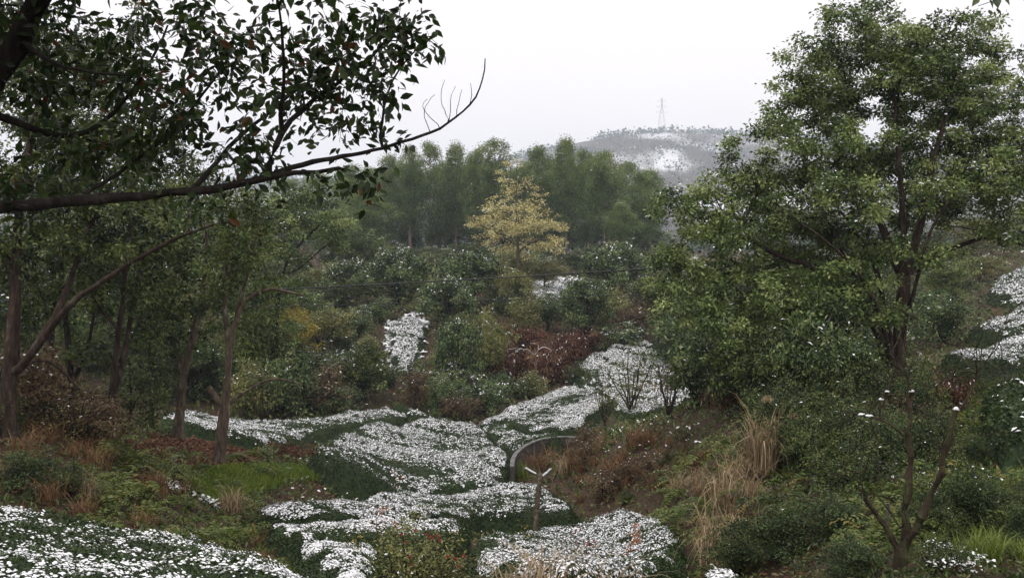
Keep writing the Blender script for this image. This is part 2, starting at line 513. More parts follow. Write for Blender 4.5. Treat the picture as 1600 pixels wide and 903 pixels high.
# ------------------------------------------------------------------ branching
def tubes(pos, par, rad, sides_of=lambda r: 5):
    """One skin of tapered segments along a tree of nodes."""
    Vs, Qs = [], []
    o = 0
    kids = {}
    n = len(pos)
    par = np.asarray(par)
    dirs = np.zeros_like(pos)
    m = par >= 0
    dirs[m] = unit(pos[m] - pos[par[m]])
    first = {}
    for i in range(n):
        p = par[i]
        if p >= 0 and p not in first:
            first[p] = i
    for p, i in first.items():
        if par[p] < 0:
            dirs[p] = dirs[i]
    # the continuing child of a node is its thickest
    cont = {}
    for i in range(n):
        p = par[i]
        if p >= 0 and (p not in cont or rad[i] > rad[cont[p]]):
            cont[p] = i
    for K in (3, 5, 8):
        idx = [i for i in range(n) if par[i] >= 0 and sides_of(rad[i]) == K]
        if not idx: continue
        idx = np.array(idx)
        p = par[idx]
        r1 = rad[idx]
        r0 = np.array([rad[q] if cont[q] == i else min(rad[i] * 1.25, rad[q]) for i, q in zip(idx, p)])
        d1 = dirs[idx]
        d0 = np.where(np.array([cont[q] == i for i, q in zip(idx, p)])[:, None], dirs[p], d1)
        bad = (np.abs(d0).sum(1) < 1e-6)
        d0[bad] = d1[bad]
        def frame(d):
            ref = np.where(np.abs(d[:, 2:3]) < 0.9, np.array([[0, 0, 1.0]]), np.array([[1.0, 0, 0]]))
            a = unit(np.cross(d, ref)); b = np.cross(d, a)
            return a, b
        # same reference for both ends so the rings line up
        ref = np.where(np.abs(d1[:, 2:3]) < 0.9, np.array([[0, 0, 1.0]]), np.array([[1.0, 0, 0]]))
        a1 = unit(np.cross(d1, ref)); b1 = np.cross(d1, a1)
        a0 = unit(np.cross(d0, ref)); b0 = np.cross(d0, a0)
        an = np.arange(K) * 2 * math.pi / K
        c, s = np.cos(an)[None, :, None], np.sin(an)[None, :, None]
        A = pos[p][:, None] + r0[:, None, None] * (a0[:, None] * c + b0[:, None] * s)
        B = pos[idx][:, None] + r1[:, None, None] * (a1[:, None] * c + b1[:, None] * s)
        V = np.concatenate([A, B], 1).reshape(-1, 3)
        j = np.arange(K); j2 = (j + 1) % K
        q = np.stack([j, j2, K + j2, K + j], 1)
        Q = q[None] + (np.arange(len(idx)) * 2 * K)[:, None, None] + o
        Vs.append(V); Qs.append(Q.reshape(-1, 4))
        o += len(V)
    return np.concatenate(Vs), np.concatenate(Qs)

class Tree:
    def __init__(self, seed):
        self.g = np.random.default_rng(seed)
        self.pos = []; self.par = []; self.er = []
    def stem(self, pts, r0, r1, seg=0.3, wob=0.03, attach=None):
        """A limb drawn by hand through points; it starts at the nearest node when there is one."""
        pts = np.array(pts, float)
        L = np.concatenate([[0], np.cumsum(np.linalg.norm(np.diff(pts, axis=0), axis=1))])
        n = max(2, int(L[-1] / seg))
        t = np.linspace(0, L[-1], n + 1)
        # smooth the corners
        q = np.stack([np.interp(t, L, pts[:, k]) for k in range(3)], 1)
        for _ in range(3):
            q[1:-1] = (q[:-2] + 2 * q[1:-1] + q[2:]) / 4
        q[1:-1] += self.g.normal(size=(len(q) - 2, 3)) * wob * seg
        if self.pos:
            A = np.array(self.pos)
            prev = int(np.argmin(np.linalg.norm(A - q[0], axis=1)))
            rng_ = range(1, len(q))
        else:
            self.pos.append(q[0]); self.par.append(-1); self.er.append(r0)
            prev = 0
            rng_ = range(1, len(q))
        for i in rng_:
            self.pos.append(q[i]); self.par.append(prev)
            self.er.append((r0 + (r1 - r0) * (t[i] / L[-1]) ** 0.85) * (1 + 0.07 * float(self.g.normal())))
            prev = len(self.pos) - 1
        return self
    def flare(self, h, k):
        """Widen the foot of the trunk."""
        A = np.array(self.pos)
        z0 = A[0, 2]
        for i in range(len(A)):
            d = np.linalg.norm(A[i] - A[0])
            if d < h: self.er[i] *= 1 + k * (1 - d / h) ** 2
    def grow(self, targets, seg=0.35, sag=0.0, tip=0.008):
        T = np.asarray(targets, float)
        A = np.array(self.pos)
        d = np.array([np.min(((A - t) ** 2).sum(1)) for t in T])
        order = np.argsort(d)
        cap = len(A) + int(len(T) * 14) + 50
        B = np.zeros((cap, 3)); B[:len(A)] = A
        Dr = np.zeros((cap, 3))
        for i, p in enumerate(self.par):
            Dr[i] = unit(A[i] - A[p]) if p >= 0 else (0, 0, 1)
        n = len(A)
        n0 = n
        par = list(self.par)
        for k in order:
            t = T[k]
            v = t - B[:n]
            L = np.linalg.norm(v, axis=1) + 1e-6
            cs = (v * Dr[:n]).sum(1) / L
            cost = L * (1.5 - 0.5 * cs)
            cost[0] += 5
            j = int(np.argmin(cost))
            m = int(min(8, max(1, round(L[j] / seg))))
            bend = Dr[j] * L[j] * 0.25
            prev = j
            for q in range(1, m + 1):
                f = q / m
                pt = B[j] + v[j] * f + bend * f * (1 - f) * 1.6 + self.g.normal(size=3) * seg * 0.07 * (q < m)
                pt[2] -= sag * L[j] * f * (1 - f)
                if n >= cap: break
                B[n] = pt; Dr[n] = unit(pt - B[prev]); par.append(prev)
                prev = n; n += 1
        self.pos = [B[i] for i in range(n)]
        self.par = par
        cnt = np.zeros(n)
        has = np.zeros(n, bool)
        for i in range(n):
            if par[i] >= 0: has[par[i]] = True
        cnt[~has] = 1
        for i in range(n - 1, 0, -1):
            if par[i] >= 0: cnt[par[i]] += cnt[i]
        r = tip * np.maximum(cnt, 1) ** 0.48
        for i in range(n0):
            r[i] = self.er[i]
        for i in range(n0, n):                # a twig never thicker than what carries it
            r[i] = min(r[i], r[par[i]] * 0.9)
        self.er = list(r)
        return self
    def mesh(self, name, m, origin, k3=0.012, k8=0.06):
        pos = np.array(self.pos) - np.asarray(origin)
        V, Q = tubes(pos, self.par, np.array(self.er), lambda r: 3 if r < k3 else (5 if r < k8 else 8))
        return mesh_np(name, V, Q, m, smooth=True)

def blob_targets(blobs, D, c, g, fill=0.5, depth=1.0, shell=2.2):
    out = []
    for b in blobs:
        px, py, rx, ry = b[:4]
        d = D + (b[4] if len(b) > 4 else 0.0)
        ctr = P(px, py, d)
        ax, az = rx / F * d, ry / F * d
        ay = 0.5 * (ax + az) * depth + 0.2 * c
        n = max(3, int(fill * ax * ay * az / c ** 3))
        q = rand_unit(n, g) * (g.random(n) ** (1 / shell))[:, None]
        out.append(ctr + q * np.array([ax, ay, az]))
    return np.concatenate(out)

def cluster_leaves(T, c, per, ln, wd, g, droop=0.3, up=0.6, snow=0.0, flat=0.7, tpl='quad', tvar=0.26, centre=None, tmean=0.45):
    """Leaves spread round every twig end."""
    n = len(T) * per
    ci = np.repeat(np.arange(len(T)), per)
    off = g.normal(size=(n, 3)) * c * 0.44
    off[:, 2] *= flat
    pos = T[ci] + off
    nr = rand_unit(n, g) * 0.9
    nr[:, 2] += up
    ax = off + rand_unit(n, g) * c * 0.5
    ax[:, 2] -= droop * c
    ct = g.normal(size=len(T)) * tvar
    tint = tmean + ct[ci] + g.normal(size=n) * 0.21
    sz = ln * (0.7 + 0.6 * g.random(n))
    sn = None
    if snow > 0:
        zr = (T[:, 2] - T[:, 2].min()) / max(np.ptp(T[:, 2]), 1e-6)
        cw = np.clip(2.2 * zr - 0.55, 0, 1.6) * 3.2 * g.random(len(T)) ** 3
        ps = snow * np.where(off[:, 2] > 0.2 * c * flat, 2.4, 0.35) * cw[ci]
        sn = g.random(n) < ps
        nr[sn, 2] += 1.0
    return leaves(pos, nr, ax, sz, sz * wd / ln, tint, tpl, sn)

def build_tree(name, label, cat, seed, base, stems, blobs, D, c, per, ln, wd, leafm, barkm, fill=0.5, depth=1.0, snow=0.0,
               droop=0.3, up=0.6, flat=0.7, tip=0.008, seg=0.35, tpl='quad', group=None, tmean=0.45, tvar=0.22, flare=(0.8, 0.5), keep=None, k3=0.012):
    """A tree at its place: hand-drawn limbs, twigs grown to the leaf clumps, leaves."""
    t = Tree(seed)
    for pts, r0, r1 in stems:
        t.stem(pts, r0, r1, seg)
    if flare: t.flare(*flare)
    T = blob_targets(blobs, D, c, t.g, fill, depth)
    if keep is not None: T = T[keep(T)]
    t.grow(T, seg, 0.05, tip)
    root = thing(name, label, cat, base, group)
    obj('trunk', t.mesh('trunk', barkm, base, k3), root)
    arr = cluster_leaves(T - np.asarray(base), c, per, ln, wd, t.g, droop, up, snow, flat, tpl, tvar, tmean=tmean)
    leaf_obj('crown', arr, [leafm, M['snow']], root)
    return root, T, t

def px_stem(l, D0=None):
    return [P(a[0], a[1], a[2] if len(a) > 2 else D0) for a in l]

# ------------------------------------------------------------------ tea beds
BEDS = []          # plan outlines, so that nothing else is planted in them
def tea_bed(label, px, h, dens, leaf, cover, bare=(), seed=1, edge=0.4, bump=0.10, snow_sz=1.5, group='clipped tea beds under thin snow', rows=None, tpl='blob', bare_cov=0.16, dmin=0.0):
    g = np.random.default_rng(seed)
    poly = [tuple(G(a, b, h, dmin)[:2]) for a, b in px]
    BEDS.append(poly)
    A = np.array(poly)
    bares = [[tuple(G(a, b, h, dmin)[:2]) for a, b in q] for q in bare]
    cx, cy = A.mean(0)
    base = np.array([cx, cy, float(zt(np.array([cx]), np.array([cy]))[0])])
    def hgt(x, y):
        ins = inpoly(x, y, poly)
        d = np.where(ins, polydist(x, y, poly), 0)
        k = np.clip(d / edge, 0, 1)
        pr = np.sqrt(np.clip(1 - (1 - k) ** 2, 0, 1))
        z = zt(x, y) + pr * (h + bump * 2.4 * (fbm(x, y, 2.2, seed) - 0.5)) + (fbm(x, y, 0.30, seed + 3, 2) - 0.5) * bump * 1.3 * pr
        if rows:
            a, per, amp = rows
            z = z + amp * pr * np.sin((x * math.sin(a) + y * math.cos(a) + 1.2 * fbm(x, y, 5, seed + 8)) * 2 * math.pi / per)
        return z, d, ins
    lo, hi = A.min(0) - 0.1, A.max(0) + 0.1
    s = max(0.08, 0.02 * math.sqrt((hi - lo).prod()))
    nx, ny = int((hi[0] - lo[0]) / s) + 2, int((hi[1] - lo[1]) / s) + 2
    gx, gy = np.meshgrid(lo[0] + np.arange(nx) * s, lo[1] + np.arange(ny) * s)
    z, d, ins = hgt(gx.ravel(), gy.ravel())
    z = z - np.where(ins, 0.07, 0.06)
    V = np.stack([gx.ravel(), gy.ravel(), z], 1) - base
    i, j = np.meshgrid(np.arange(ny - 1), np.arange(nx - 1), indexing='ij')
    Q = np.stack([i * nx + j, i * nx + j + 1, (i + 1) * nx + j + 1, (i + 1) * nx + j], -1).reshape(-1, 4)
    Q = Q[ins[Q].any(1)]
    root = thing('tea_bed', label, 'tea hedge', base, group)
    obj('hedge_body', mesh_np('hedge_body', V, Q, M['tea_core'], smooth=True), root)
    # leaves
    area = (hi - lo).prod()
    n = int(area * dens * 2.2)
    x = lo[0] + g.random(n) * (hi[0] - lo[0]); y = lo[1] + g.random(n) * (hi[1] - lo[1])
    z, d, ins = hgt(x, y)
    keep = ins & (g.random(n) < np.where(d < edge * 0.8, 1.0, 0.45))
    x, y, z, d = x[keep], y[keep], z[keep], d[keep]
    e = 0.12
    zx = hgt(x + e, y)[0]; zy = hgt(x, y + e)[0]
    N0 = unit(np.stack([-(zx - z) / e, -(zy - z) / e, np.ones(len(z))], 1))
    n = len(x)
    pos = np.stack([x, y, z], 1) - base + N0 * (g.random(n) * 0.07 - 0.03)[:, None]
    nr = N0 * 0.9 + rand_unit(n, g) * 0.8
    ax = rand_unit(n, g) + N0 * 0.5
    tint = 0.42 + 0.5 * (fbm(x, y, 1.1, seed + 5) - 0.5) + g.normal(size=n) * 0.17
    L = leaf * (0.7 + 0.6 * g.random(n))
    # snow caught on the upper leaves, thin or missing where the wind took it
    cov = cover + 0.7 * (fbm(x, y, 3.5, seed + 9) - 0.5)
    wx, wy = (fbm(x, y, 1.3, seed + 41) - .5) * 2.2, (fbm(x, y, 1.3, seed + 42) - .5) * 2.2
    for q in bares:
        qd = polydist(x + wx, y + wy, q) * np.where(inpoly(x + wx, y + wy, q), 1, -1)
        cov = cov - (cover - bare_cov) * np.clip(0.5 + qd / 1.8, 0, 1)
    f = 0.42 * vnoise(x, y, leaf * 2.6, seed + 17) + 0.58 * (0.5 + 0.36 * (g.random(n) + g.random(n) - 1))
    ra, rp = (rows[0], min(rows[1], 1.6)) if rows else (0.22, 1.25)
    ph = (x * math.sin(ra) + y * math.cos(ra) + 2.2 * (fbm(x, y, 5, seed + 51) - .5) + 0.25 * (fbm(x, y, .5, seed + 52) - .5)) / rp
    fur = np.abs((ph % 1.0) - .5) * 2                     # 1 in the furrow between two rows
    cov = cov - 0.55 * np.clip((fur - 0.70) / 0.25, 0, 1) * (0.35 + 1.3 * vnoise(x, y, 1.7, seed + 53))
    sn = (f < 0.31 + 0.48 * cov) & (d > 0.06 + edge * 1.5 * vnoise(x, y, 0.9 + edge, seed + 61) ** 2) & (N0[:, 2] > 0.45) & (g.random(n) < 0.85)
    kf = ~sn | (g.random(n) < 0.45)
    leaf_obj('foliage', leaves(pos[kf], nr[kf], ax[kf], L[kf], L[kf] * 0.5, tint[kf]), M['tea'], root, 'stuff')
    p2 = pos[sn] + np.array([0, 0, 0.035])
    m = int(sn.sum())
    nr = N0[sn] * 1.0 + rand_unit(m, g) * 0.30
    Ls = leaf * snow_sz * (0.40 + 0.66 * g.random(m))
    leaf_obj('snow', leaves(p2, nr, rand_unit(m, g), Ls, Ls * (0.62 + 0.42 * g.random(m)), np.full(m, 0.5), tpl), M['snow'], root, 'stuff')
    return root

tea_bed('large snowy tea bed filling the near corner below the fern bank',
        [(-190,812),(-60,792),(0,790),(90,798),(200,818),(330,848),(430,872),(520,905),(600,965),(300,1010),(-60,1010),(-200,960)],
        0.75, 1500, 0.043, 0.46, [[(-150,800),(60,796),(160,812),(190,840),(90,890),(40,960),(-150,950)]], 11, 0.45, 0.12, 1.1, bare_cov=0.2)
tea_bed('long narrow tea hedge behind the pollarded stump, below the big bed',
        [(395,780),(470,772),(560,776),(640,770),(740,757),(850,755),(900,782),(912,800),(850,806),(760,800),(640,806),(540,806),(430,800)],
        0.7, 1000, 0.055, 0.62, [[(640,790),(760,775),(880,780),(905,797),(760,800),(640,802)],[(410,790),(470,785),(560,795),(560,803),(420,800)]], 12, snow_sz=1.15, tpl='quad', dmin=15)
tea_bed('short tea hedge between the dry straw tuft and the red flowered shrub',
        [(415,808),(520,810),(640,812),(735,808),(728,838),(660,842),(560,842),(470,838),(430,826)],
        0.7, 1000, 0.055, 0.55, [[(470,822),(600,824),(720,818),(720,836),(560,840),(470,836)]], 13, snow_sz=1.1, dmin=14)
tea_bed('small snowy tea bed tucked against the red flowered shrub',
        [(460,842),(560,848),(600,850),(590,905),(560,940),(520,900),(480,865)],
        0.65, 1100, 0.05, 0.5, [], 14, snow_sz=1.1)
tea_bed('rounded snowy tea bed in front of the pollarded stump and gully',
        [(735,838),(830,820),(915,808),(985,786),(1035,790),(1070,825),(1062,880),(980,900),(880,900),(790,890),(740,868)],
        0.7, 1100, 0.05, 0.58, [[(1030,785),(1075,820),(1065,880),(1030,850)],[(735,838),(800,828),(790,850),(740,862)]], 15, snow_sz=1.1, tpl='quad')
tea_bed('broad central tea bed with alternate white and green bands',
        [(482,690),(520,676),(560,668),(640,657),(700,655),(740,657),(765,672),(805,700),(792,738),(770,750),(700,762),(610,768),(565,750),(522,722)],
        0.95, 380, 0.068, 0.68,
        [[(475,690),(520,682),(570,712),(690,722),(720,745),(640,728),(600,765),(560,750),(520,725)],
         [(650,675),(700,668),(745,672),(765,690),(745,705),(700,706),(660,695)],
         [(590,720),(660,735),(750,745),(700,760),(640,745)]], 16, 0.6, 0.2, 1.25, rows=(0.5, 4.2, 0.10), tpl='quad', dmin=27)
tea_bed('long level tea bed at the far edge of the terrace below the thicket',
        [(248,642),(300,640),(390,657),(500,650),(560,640),(605,634),(640,645),(632,655),(560,664),(480,678),(420,694),(345,692),(260,672)],
        0.6, 440, 0.068, 0.68, [[(350,672),(440,665),(500,664),(600,645),(625,650),(560,662),(470,676),(420,686),(350,684)]], 17, 0.5, 0.15, 1.3, tpl='quad', dmin=36)
tea_bed('dark green tea row running back beside the crest of the far bed',
        [(606,633),(640,640),(672,655),(700,656),(660,640),(630,630)],
        0.9, 250, 0.09, 0.12, [], 18, 0.5, tpl='quad', dmin=40)
tea_bed('sloping tea bed climbing to a white rounded crest before the bracken',
        [(748,655),(790,636),(832,620),(880,600),(915,601),(943,610),(955,620),(920,648),(885,668),(845,670),(800,664)],
        0.9, 480, 0.07, 0.78, [[(815,652),(860,625),(905,612),(915,622),(880,640),(850,660)],[(780,655),(830,655),(890,665),(880,668),(800,664)]], 19, 0.55, 0.15, 1.3, tpl='quad', dmin=40)
tea_bed('low dark tea hedge with a white ridge just above the curved wall',
        [(735,657),(800,664),(860,676),(885,684),(850,694),(800,694),(765,676)],
        0.9, 480, 0.07, 0.42, [[(740,664),(800,676),(885,684),(850,694),(790,692)]], 20, 0.5, snow_sz=1.3, tpl='quad', dmin=38)
tea_bed('upper snowy tea plot behind the sparse twiggy bush',
        [(890,584),(905,566),(930,552),(980,530),(1010,534),(1050,550),(1090,580),(1100,612),(1060,630),(1012,640),(965,645),(950,614),(905,600)],
        0.45, 330, 0.085, 0.66, [[(892,584),(930,575),(950,600),(905,600)],[(960,570),(1010,575),(1060,585),(1060,595),(1000,590)]], 21, 0.3, 0.2, 1.3, tpl='quad', dmin=50, rows=(0.9, 2.4, 0.10))
tea_bed('steep snow covered plot high on the wooded slope',
        [(608,505),(650,494),(668,512),(655,560),(640,580),(612,575)],
        0.5, 260, 0.10, 0.62, [], 22, 0.4, 0.25, 1.4, tpl='quad', dmin=50)
tea_bed('straight snowy terrace hedge beside the great camphor trunk',
        [(1470,553),(1530,546),(1560,530),(1600,520),(1660,520),(1660,562),(1560,566),(1485,564)],
        0.7, 300, 0.085, 0.62, [[(1560,548),(1600,542),(1660,540),(1660,566),(1560,570)]], 23, 0.4, 0.1, 1.3, tpl='quad')
tea_bed('upper snowy terrace hedge with dark lower flank at the frame edge',
        [(1505,516),(1540,498),(1590,478),(1660,470),(1660,512),(1570,522)],
        0.8, 260, 0.09, 0.60, [[(1520,516),(1600,510),(1660,505),(1660,514),(1560,524)]], 24, 0.5, 0.15, 1.3, tpl='quad')
tea_bed('topmost snowy terrace at the frame edge above the other hedges',
        [(1540,460),(1560,432),(1590,416),(1660,410),(1660,462),(1590,470)],
        0.6, 170, 0.11, 0.6, [], 25, 0.5, 0.2, 1.4, tpl='quad')
tea_bed('small white tea top at the frame bottom below the pampas tuft',
        [(1085,895),(1130,889),(1170,893),(1200,910),(1190,950),(1080,950)], 0.6, 900, 0.062, 0.7, [], 26, snow_sz=1.1)
tea_bed('patch of snowy tea in the bottom corner beside mossy ground',
        [(1535,885),(1580,878),(1640,885),(1660,950),(1540,950)], 0.5, 900, 0.062, 0.55, [], 27, snow_sz=1.1)
tea_bed('dark tea hedge without snow under the straight terrace hedge',
        [(1535,600),(1580,585),(1660,585),(1660,665),(1570,665),(1540,640)], 0.9, 260, 0.11, 0.08, [], 28, 0.5)

# ------------------------------------------------------------------ prototypes of plants
def shrub_proto(name, seed, leafm, barkm, rad=1.2, hgt=2.2, per=26, ncl=70, leaf=0.16, snow=0.05, droop=0.2, low=0.25, tmean=0.45, stems=6, c=0.34, up=0.6):
    c = c * 1.08
    g = np.random.default_rng(seed)
    t = Tree(seed)
    t.stem([(0, 0, -0.15), (0, 0, 0.12)], 0.05, 0.045, 0.1)
    for k in range(stems):
        a = k * 2 * math.pi / stems + g.random()
        r = rad * (0.3 + 0.4 * g.random())
        t.stem([(0, 0, 0.1), (r * 0.5 * math.cos(a), r * 0.5 * math.sin(a), hgt * 0.35), (r * math.cos(a), r * math.sin(a), hgt * (0.55 + 0.3 * g.random()))], 0.035, 0.012, 0.25, 0.12)
    q = rand_unit(ncl, g) * (g.random(ncl) ** 0.45)[:, None]
    lob = 1 + 0.35 * np.sin(3 * np.arctan2(q[:, 1], q[:, 0]) + seed) + 0.2 * g.normal(size=ncl)
    T = q * np.array([rad, rad, hgt * 0.5]) * lob[:, None] + np.array([0, 0, hgt * 0.55])
    T[:, 2] = np.maximum(T[:, 2], low * hgt * g.random(ncl))
    t.grow(T, 0.3, 0, 0.006)
    root = obj(name, None)
    obj('stems', t.mesh('stems', barkm, (0, 0, 0)), root)
    leaf_obj('foliage', cluster_leaves(T, c, per, leaf, leaf * 0.45, g, droop, up, snow, 0.75, tmean=tmean), [leafm, M['snow']], root)
    return root

def blades(n, g, height, spread, droop, width, base_r=0.12, segs=5, curl=0.3):
    """Arching grass blades as tapered strips."""
    a = g.random(n) * 2 * math.pi
    h = height * (0.45 + 0.6 * g.random(n))
    s = spread * h * (0.2 + 0.9 * g.random(n))
    t = np.linspace(0, 1, segs + 1)
    br = base_r * np.sqrt(g.random(n)); ba = g.random(n) * 2 * math.pi
    bx, by = br * np.cos(ba), br * np.sin(ba)
    dr = droop * (0.4 + 0.9 * g.random(n))
    hx = s[:, None] * t ** 1.6
    z = h[:, None] * (t - dr[:, None] * t ** 3)
    a2 = a[:, None] + curl * t * g.normal(size=(n, 1))
    X = bx[:, None] + hx * np.cos(a2); Y = by[:, None] + hx * np.sin(a2)
    wv = width * (0.6 + 0.7 * g.random(n))[:, None] * (1 - t ** 2 * 0.93)
    ta = a + math.pi / 2 + g.normal(size=n) * 0.6
    dx, dy = np.cos(ta)[:, None] * wv * 0.5, np.sin(ta)[:, None] * wv * 0.5
    A = np.stack([X - dx, Y - dy, z], -1); B = np.stack([X + dx, Y + dy, z], -1)
    V = np.stack([A, B], 2).reshape(n, -1, 3)
    k = (segs + 1) * 2
    i = np.arange(segs) * 2
    q = np.concatenate([np.stack([i, i + 1, i + 3], 1), np.stack([i, i + 3, i + 2], 1)])
    T = q[None] + (np.arange(n) * k)[:, None, None]
    tint = np.repeat(np.clip(0.5 + 0.27 * g.normal(size=n), 0, 1), k)
    tip = np.stack([X[:, -1], Y[:, -1], z[:, -1]], 1)
    return (V.reshape(-1, 3), T.reshape(-1, 3), tint, np.zeros(len(T) * len(q), np.int32)), tip

def tuft_proto(name, seed, m, n=90, height=0.9, spread=0.6, droop=0.35, width=0.012, base_r=0.12, snow=0):
    g = np.random.default_rng(seed)
    a, tip = blades(n, g, height, spread, droop, width, base_r)
    root = obj(name, None)
    leaf_obj('blades', a, m, root)
    return root

def fern_proto(name, seed, m, n=11, length=0.75, rise=0.6, pin=13, pl=0.16, base_r=0.05, wd=0.34):
    g = np.random.default_rng(seed)
    parts = []
    for k in range(n):
        a = k * 2.4 + g.normal() * 0.3
        L = length * (0.6 + 0.6 * g.random())
        el = rise * (0.5 + 0.8 * g.random())
        t = np.linspace(0.08, 1, pin)
        hx = L * t
        z = L * (el * 1.5 * t - (el * 0.75 + 0.42) * t ** 2.2)
        d = np.array([math.cos(a), math.sin(a), 0]); sd = np.array([-math.sin(a), math.cos(a), 0])
        C = d * hx[:, None]; C[:, 2] = z + 0.05
        T = np.gradient(C, axis=0); T = unit(T)
        Nn = unit(np.cross(T, sd) * -1)
        Nn[Nn[:, 2] < 0] *= -1
        for s in (1, -1):
            ln = pl * np.sin(np.clip(t * 0.92 + 0.08, 0, 1) * math.pi) ** 0.6 * (0.8 + 0.4 * g.random(pin)) + 0.01
            ax = sd * s + T * 0.35 + g.normal(size=(pin, 3)) * 0.12 - np.array([0, 0, 0.25])
            nn = Nn + g.normal(size=(pin, 3)) * 0.15
            parts.append(leaves(C, nn, ax, ln, ln * wd, np.clip(0.45 + 0.2 * g.normal() + 0.1 * g.normal(size=pin), 0, 1)))
        b, _ = blades(1, g, 0.01, 0.1, 0, 0.008)
    root = obj(name, None)
    leaf_obj('fronds', join(parts), m, root)
    return root

PROTO = {}
def P_(key, o, size):
    PROTO[key] = [o, size, False]
def proto_use(key, loc, rz, sc, label, cat, group=None):
    o, size, used = PROTO[key]
    if not used:
        PROTO[key][2] = True
        o.location = tuple(float(v) for v in loc); o.rotation_euler = (0, 0, rz); o.scale = sc
        tag(o, label, cat, group)
        return o
    c = copy_tree(o, loc, rz, sc, label, group)
    c['category'] = cat
    if group is None and 'group' in c: del c['group']
    return c

SH = {'evergreen_shrub': (M['shrub'], M['bark_dark'], 0.015), 'snowy_shrub': (M['shrub'], M['bark_dark'], 0.14), 'olive_shrub': (M['shrub_olive'], M['bark_dark'], 0.04),
      'brown_shrub': (M['shrub_brown'], M['bark_dark'], 0.02)}
for i, (k, (lm, bm, sn)) in enumerate(SH.items()):
    for v in range(3):
        P_(k + str(v), shrub_proto(k, 100 + i * 10 + v, lm, bm, 1.2, 2.2, 34, 110, 0.15, sn, 0.25, 0.3, 0.42, 6, 0.30), (2.5, 2.4))
P_('dark_shrub0', shrub_proto('dark_shrub', 160, M['tea'], M['bark_dark'], 1.2, 2.0, 42, 130, 0.10, 0.002, 0.2, 0.2, 0.42, 6, 0.26), (2.5, 2.2))
P_('dark_shrub1', shrub_proto('dark_shrub', 161, M['camphor_dark'], M['bark_dark'], 1.2, 2.0, 46, 130, 0.095, 0.006, 0.3, 0.2, 0.42, 6, 0.26), (2.5, 2.2))
P_('twiggy_shrub0', shrub_proto('twiggy_shrub', 170, M['shrub_olive'], M['bark_dark'], 1.1, 2.4, 7, 75, 0.09, 0.03, 0.2, 0.3, 0.4, 9, 0.22), (2.3, 2.5))
P_('twiggy_shrub1', shrub_proto('twiggy_shrub', 171, M['shrub_brown'], M['bark_red'], 1.1, 2.4, 7, 90, 0.10, 0.01, 0.2, 0.2, 0.4, 10, 0.22), (2.3, 2.5))
P_('bracken0', shrub_proto('dead_bracken', 180, M['bracken'], M['bark_red'], 1.2, 1.3, 26, 90, 0.17, 0.015, 0.9, 0.1, 0.5, 9, 0.32, 0.1), (2.5, 1.5))
P_('bracken1', shrub_proto('dead_bracken', 181, M['bracken'], M['bark_red'], 1.2, 1.1, 30, 80, 0.16, 0.03, 1.2, 0.1, 0.45, 10, 0.32, 0.1), (2.5, 1.4))
P_('tuft0', tuft_proto('dry_grass_tuft', 200, M['straw'], 190, 0.9, 0.55, 0.72, 0.013, 0.16), (1.0, 0.8))
P_('tuft1', tuft_proto('dry_grass_tuft', 201, M['straw'], 150, 0.9, 0.75, 0.85, 0.013, 0.2), (1.2, 0.7))
P_('rust0', tuft_proto('brown_grass_tuft', 202, M['rust'], 130, 0.8, 0.7, 0.6, 0.013, 0.22), (1.0, 0.7))
P_('rust1', tuft_proto('brown_grass_tuft', 203, M['rust'], 110, 0.8, 1.0, 0.75, 0.013, 0.25), (1.3, 0.6))
P_('green0', tuft_proto('green_grass_tuft', 204, M['grass'], 120, 0.6, 0.7, 0.5, 0.012, 0.2), (0.9, 0.5))
P_('fern0', fern_proto('fern', 210, M['fern']), (1.3, 0.5))
P_('fern1', fern_proto('fern', 211, M['fern'], 14, 0.65, 0.8, 12, 0.15), (1.2, 0.6))
P_('fern2', fern_proto('fern', 212, M['fern'], 9, 0.85, 0.5, 14, 0.15), (1.5, 0.45))

vr = np.random.default_rng(99)
def plant(key, px, py, wpx, hpx, label, cat, group=None, D=None):
    b = G(px, py) if D is None else at(px, D)
    d = b[1]
    W, H = PROTO[key][1]
    sx = wpx / F * d / W; sz = hpx / F * d / H
    return proto_use(key, b - np.array([0, 0, 0.04]), vr.random() * 6.28, (sx, sx, sz), label, cat, group)

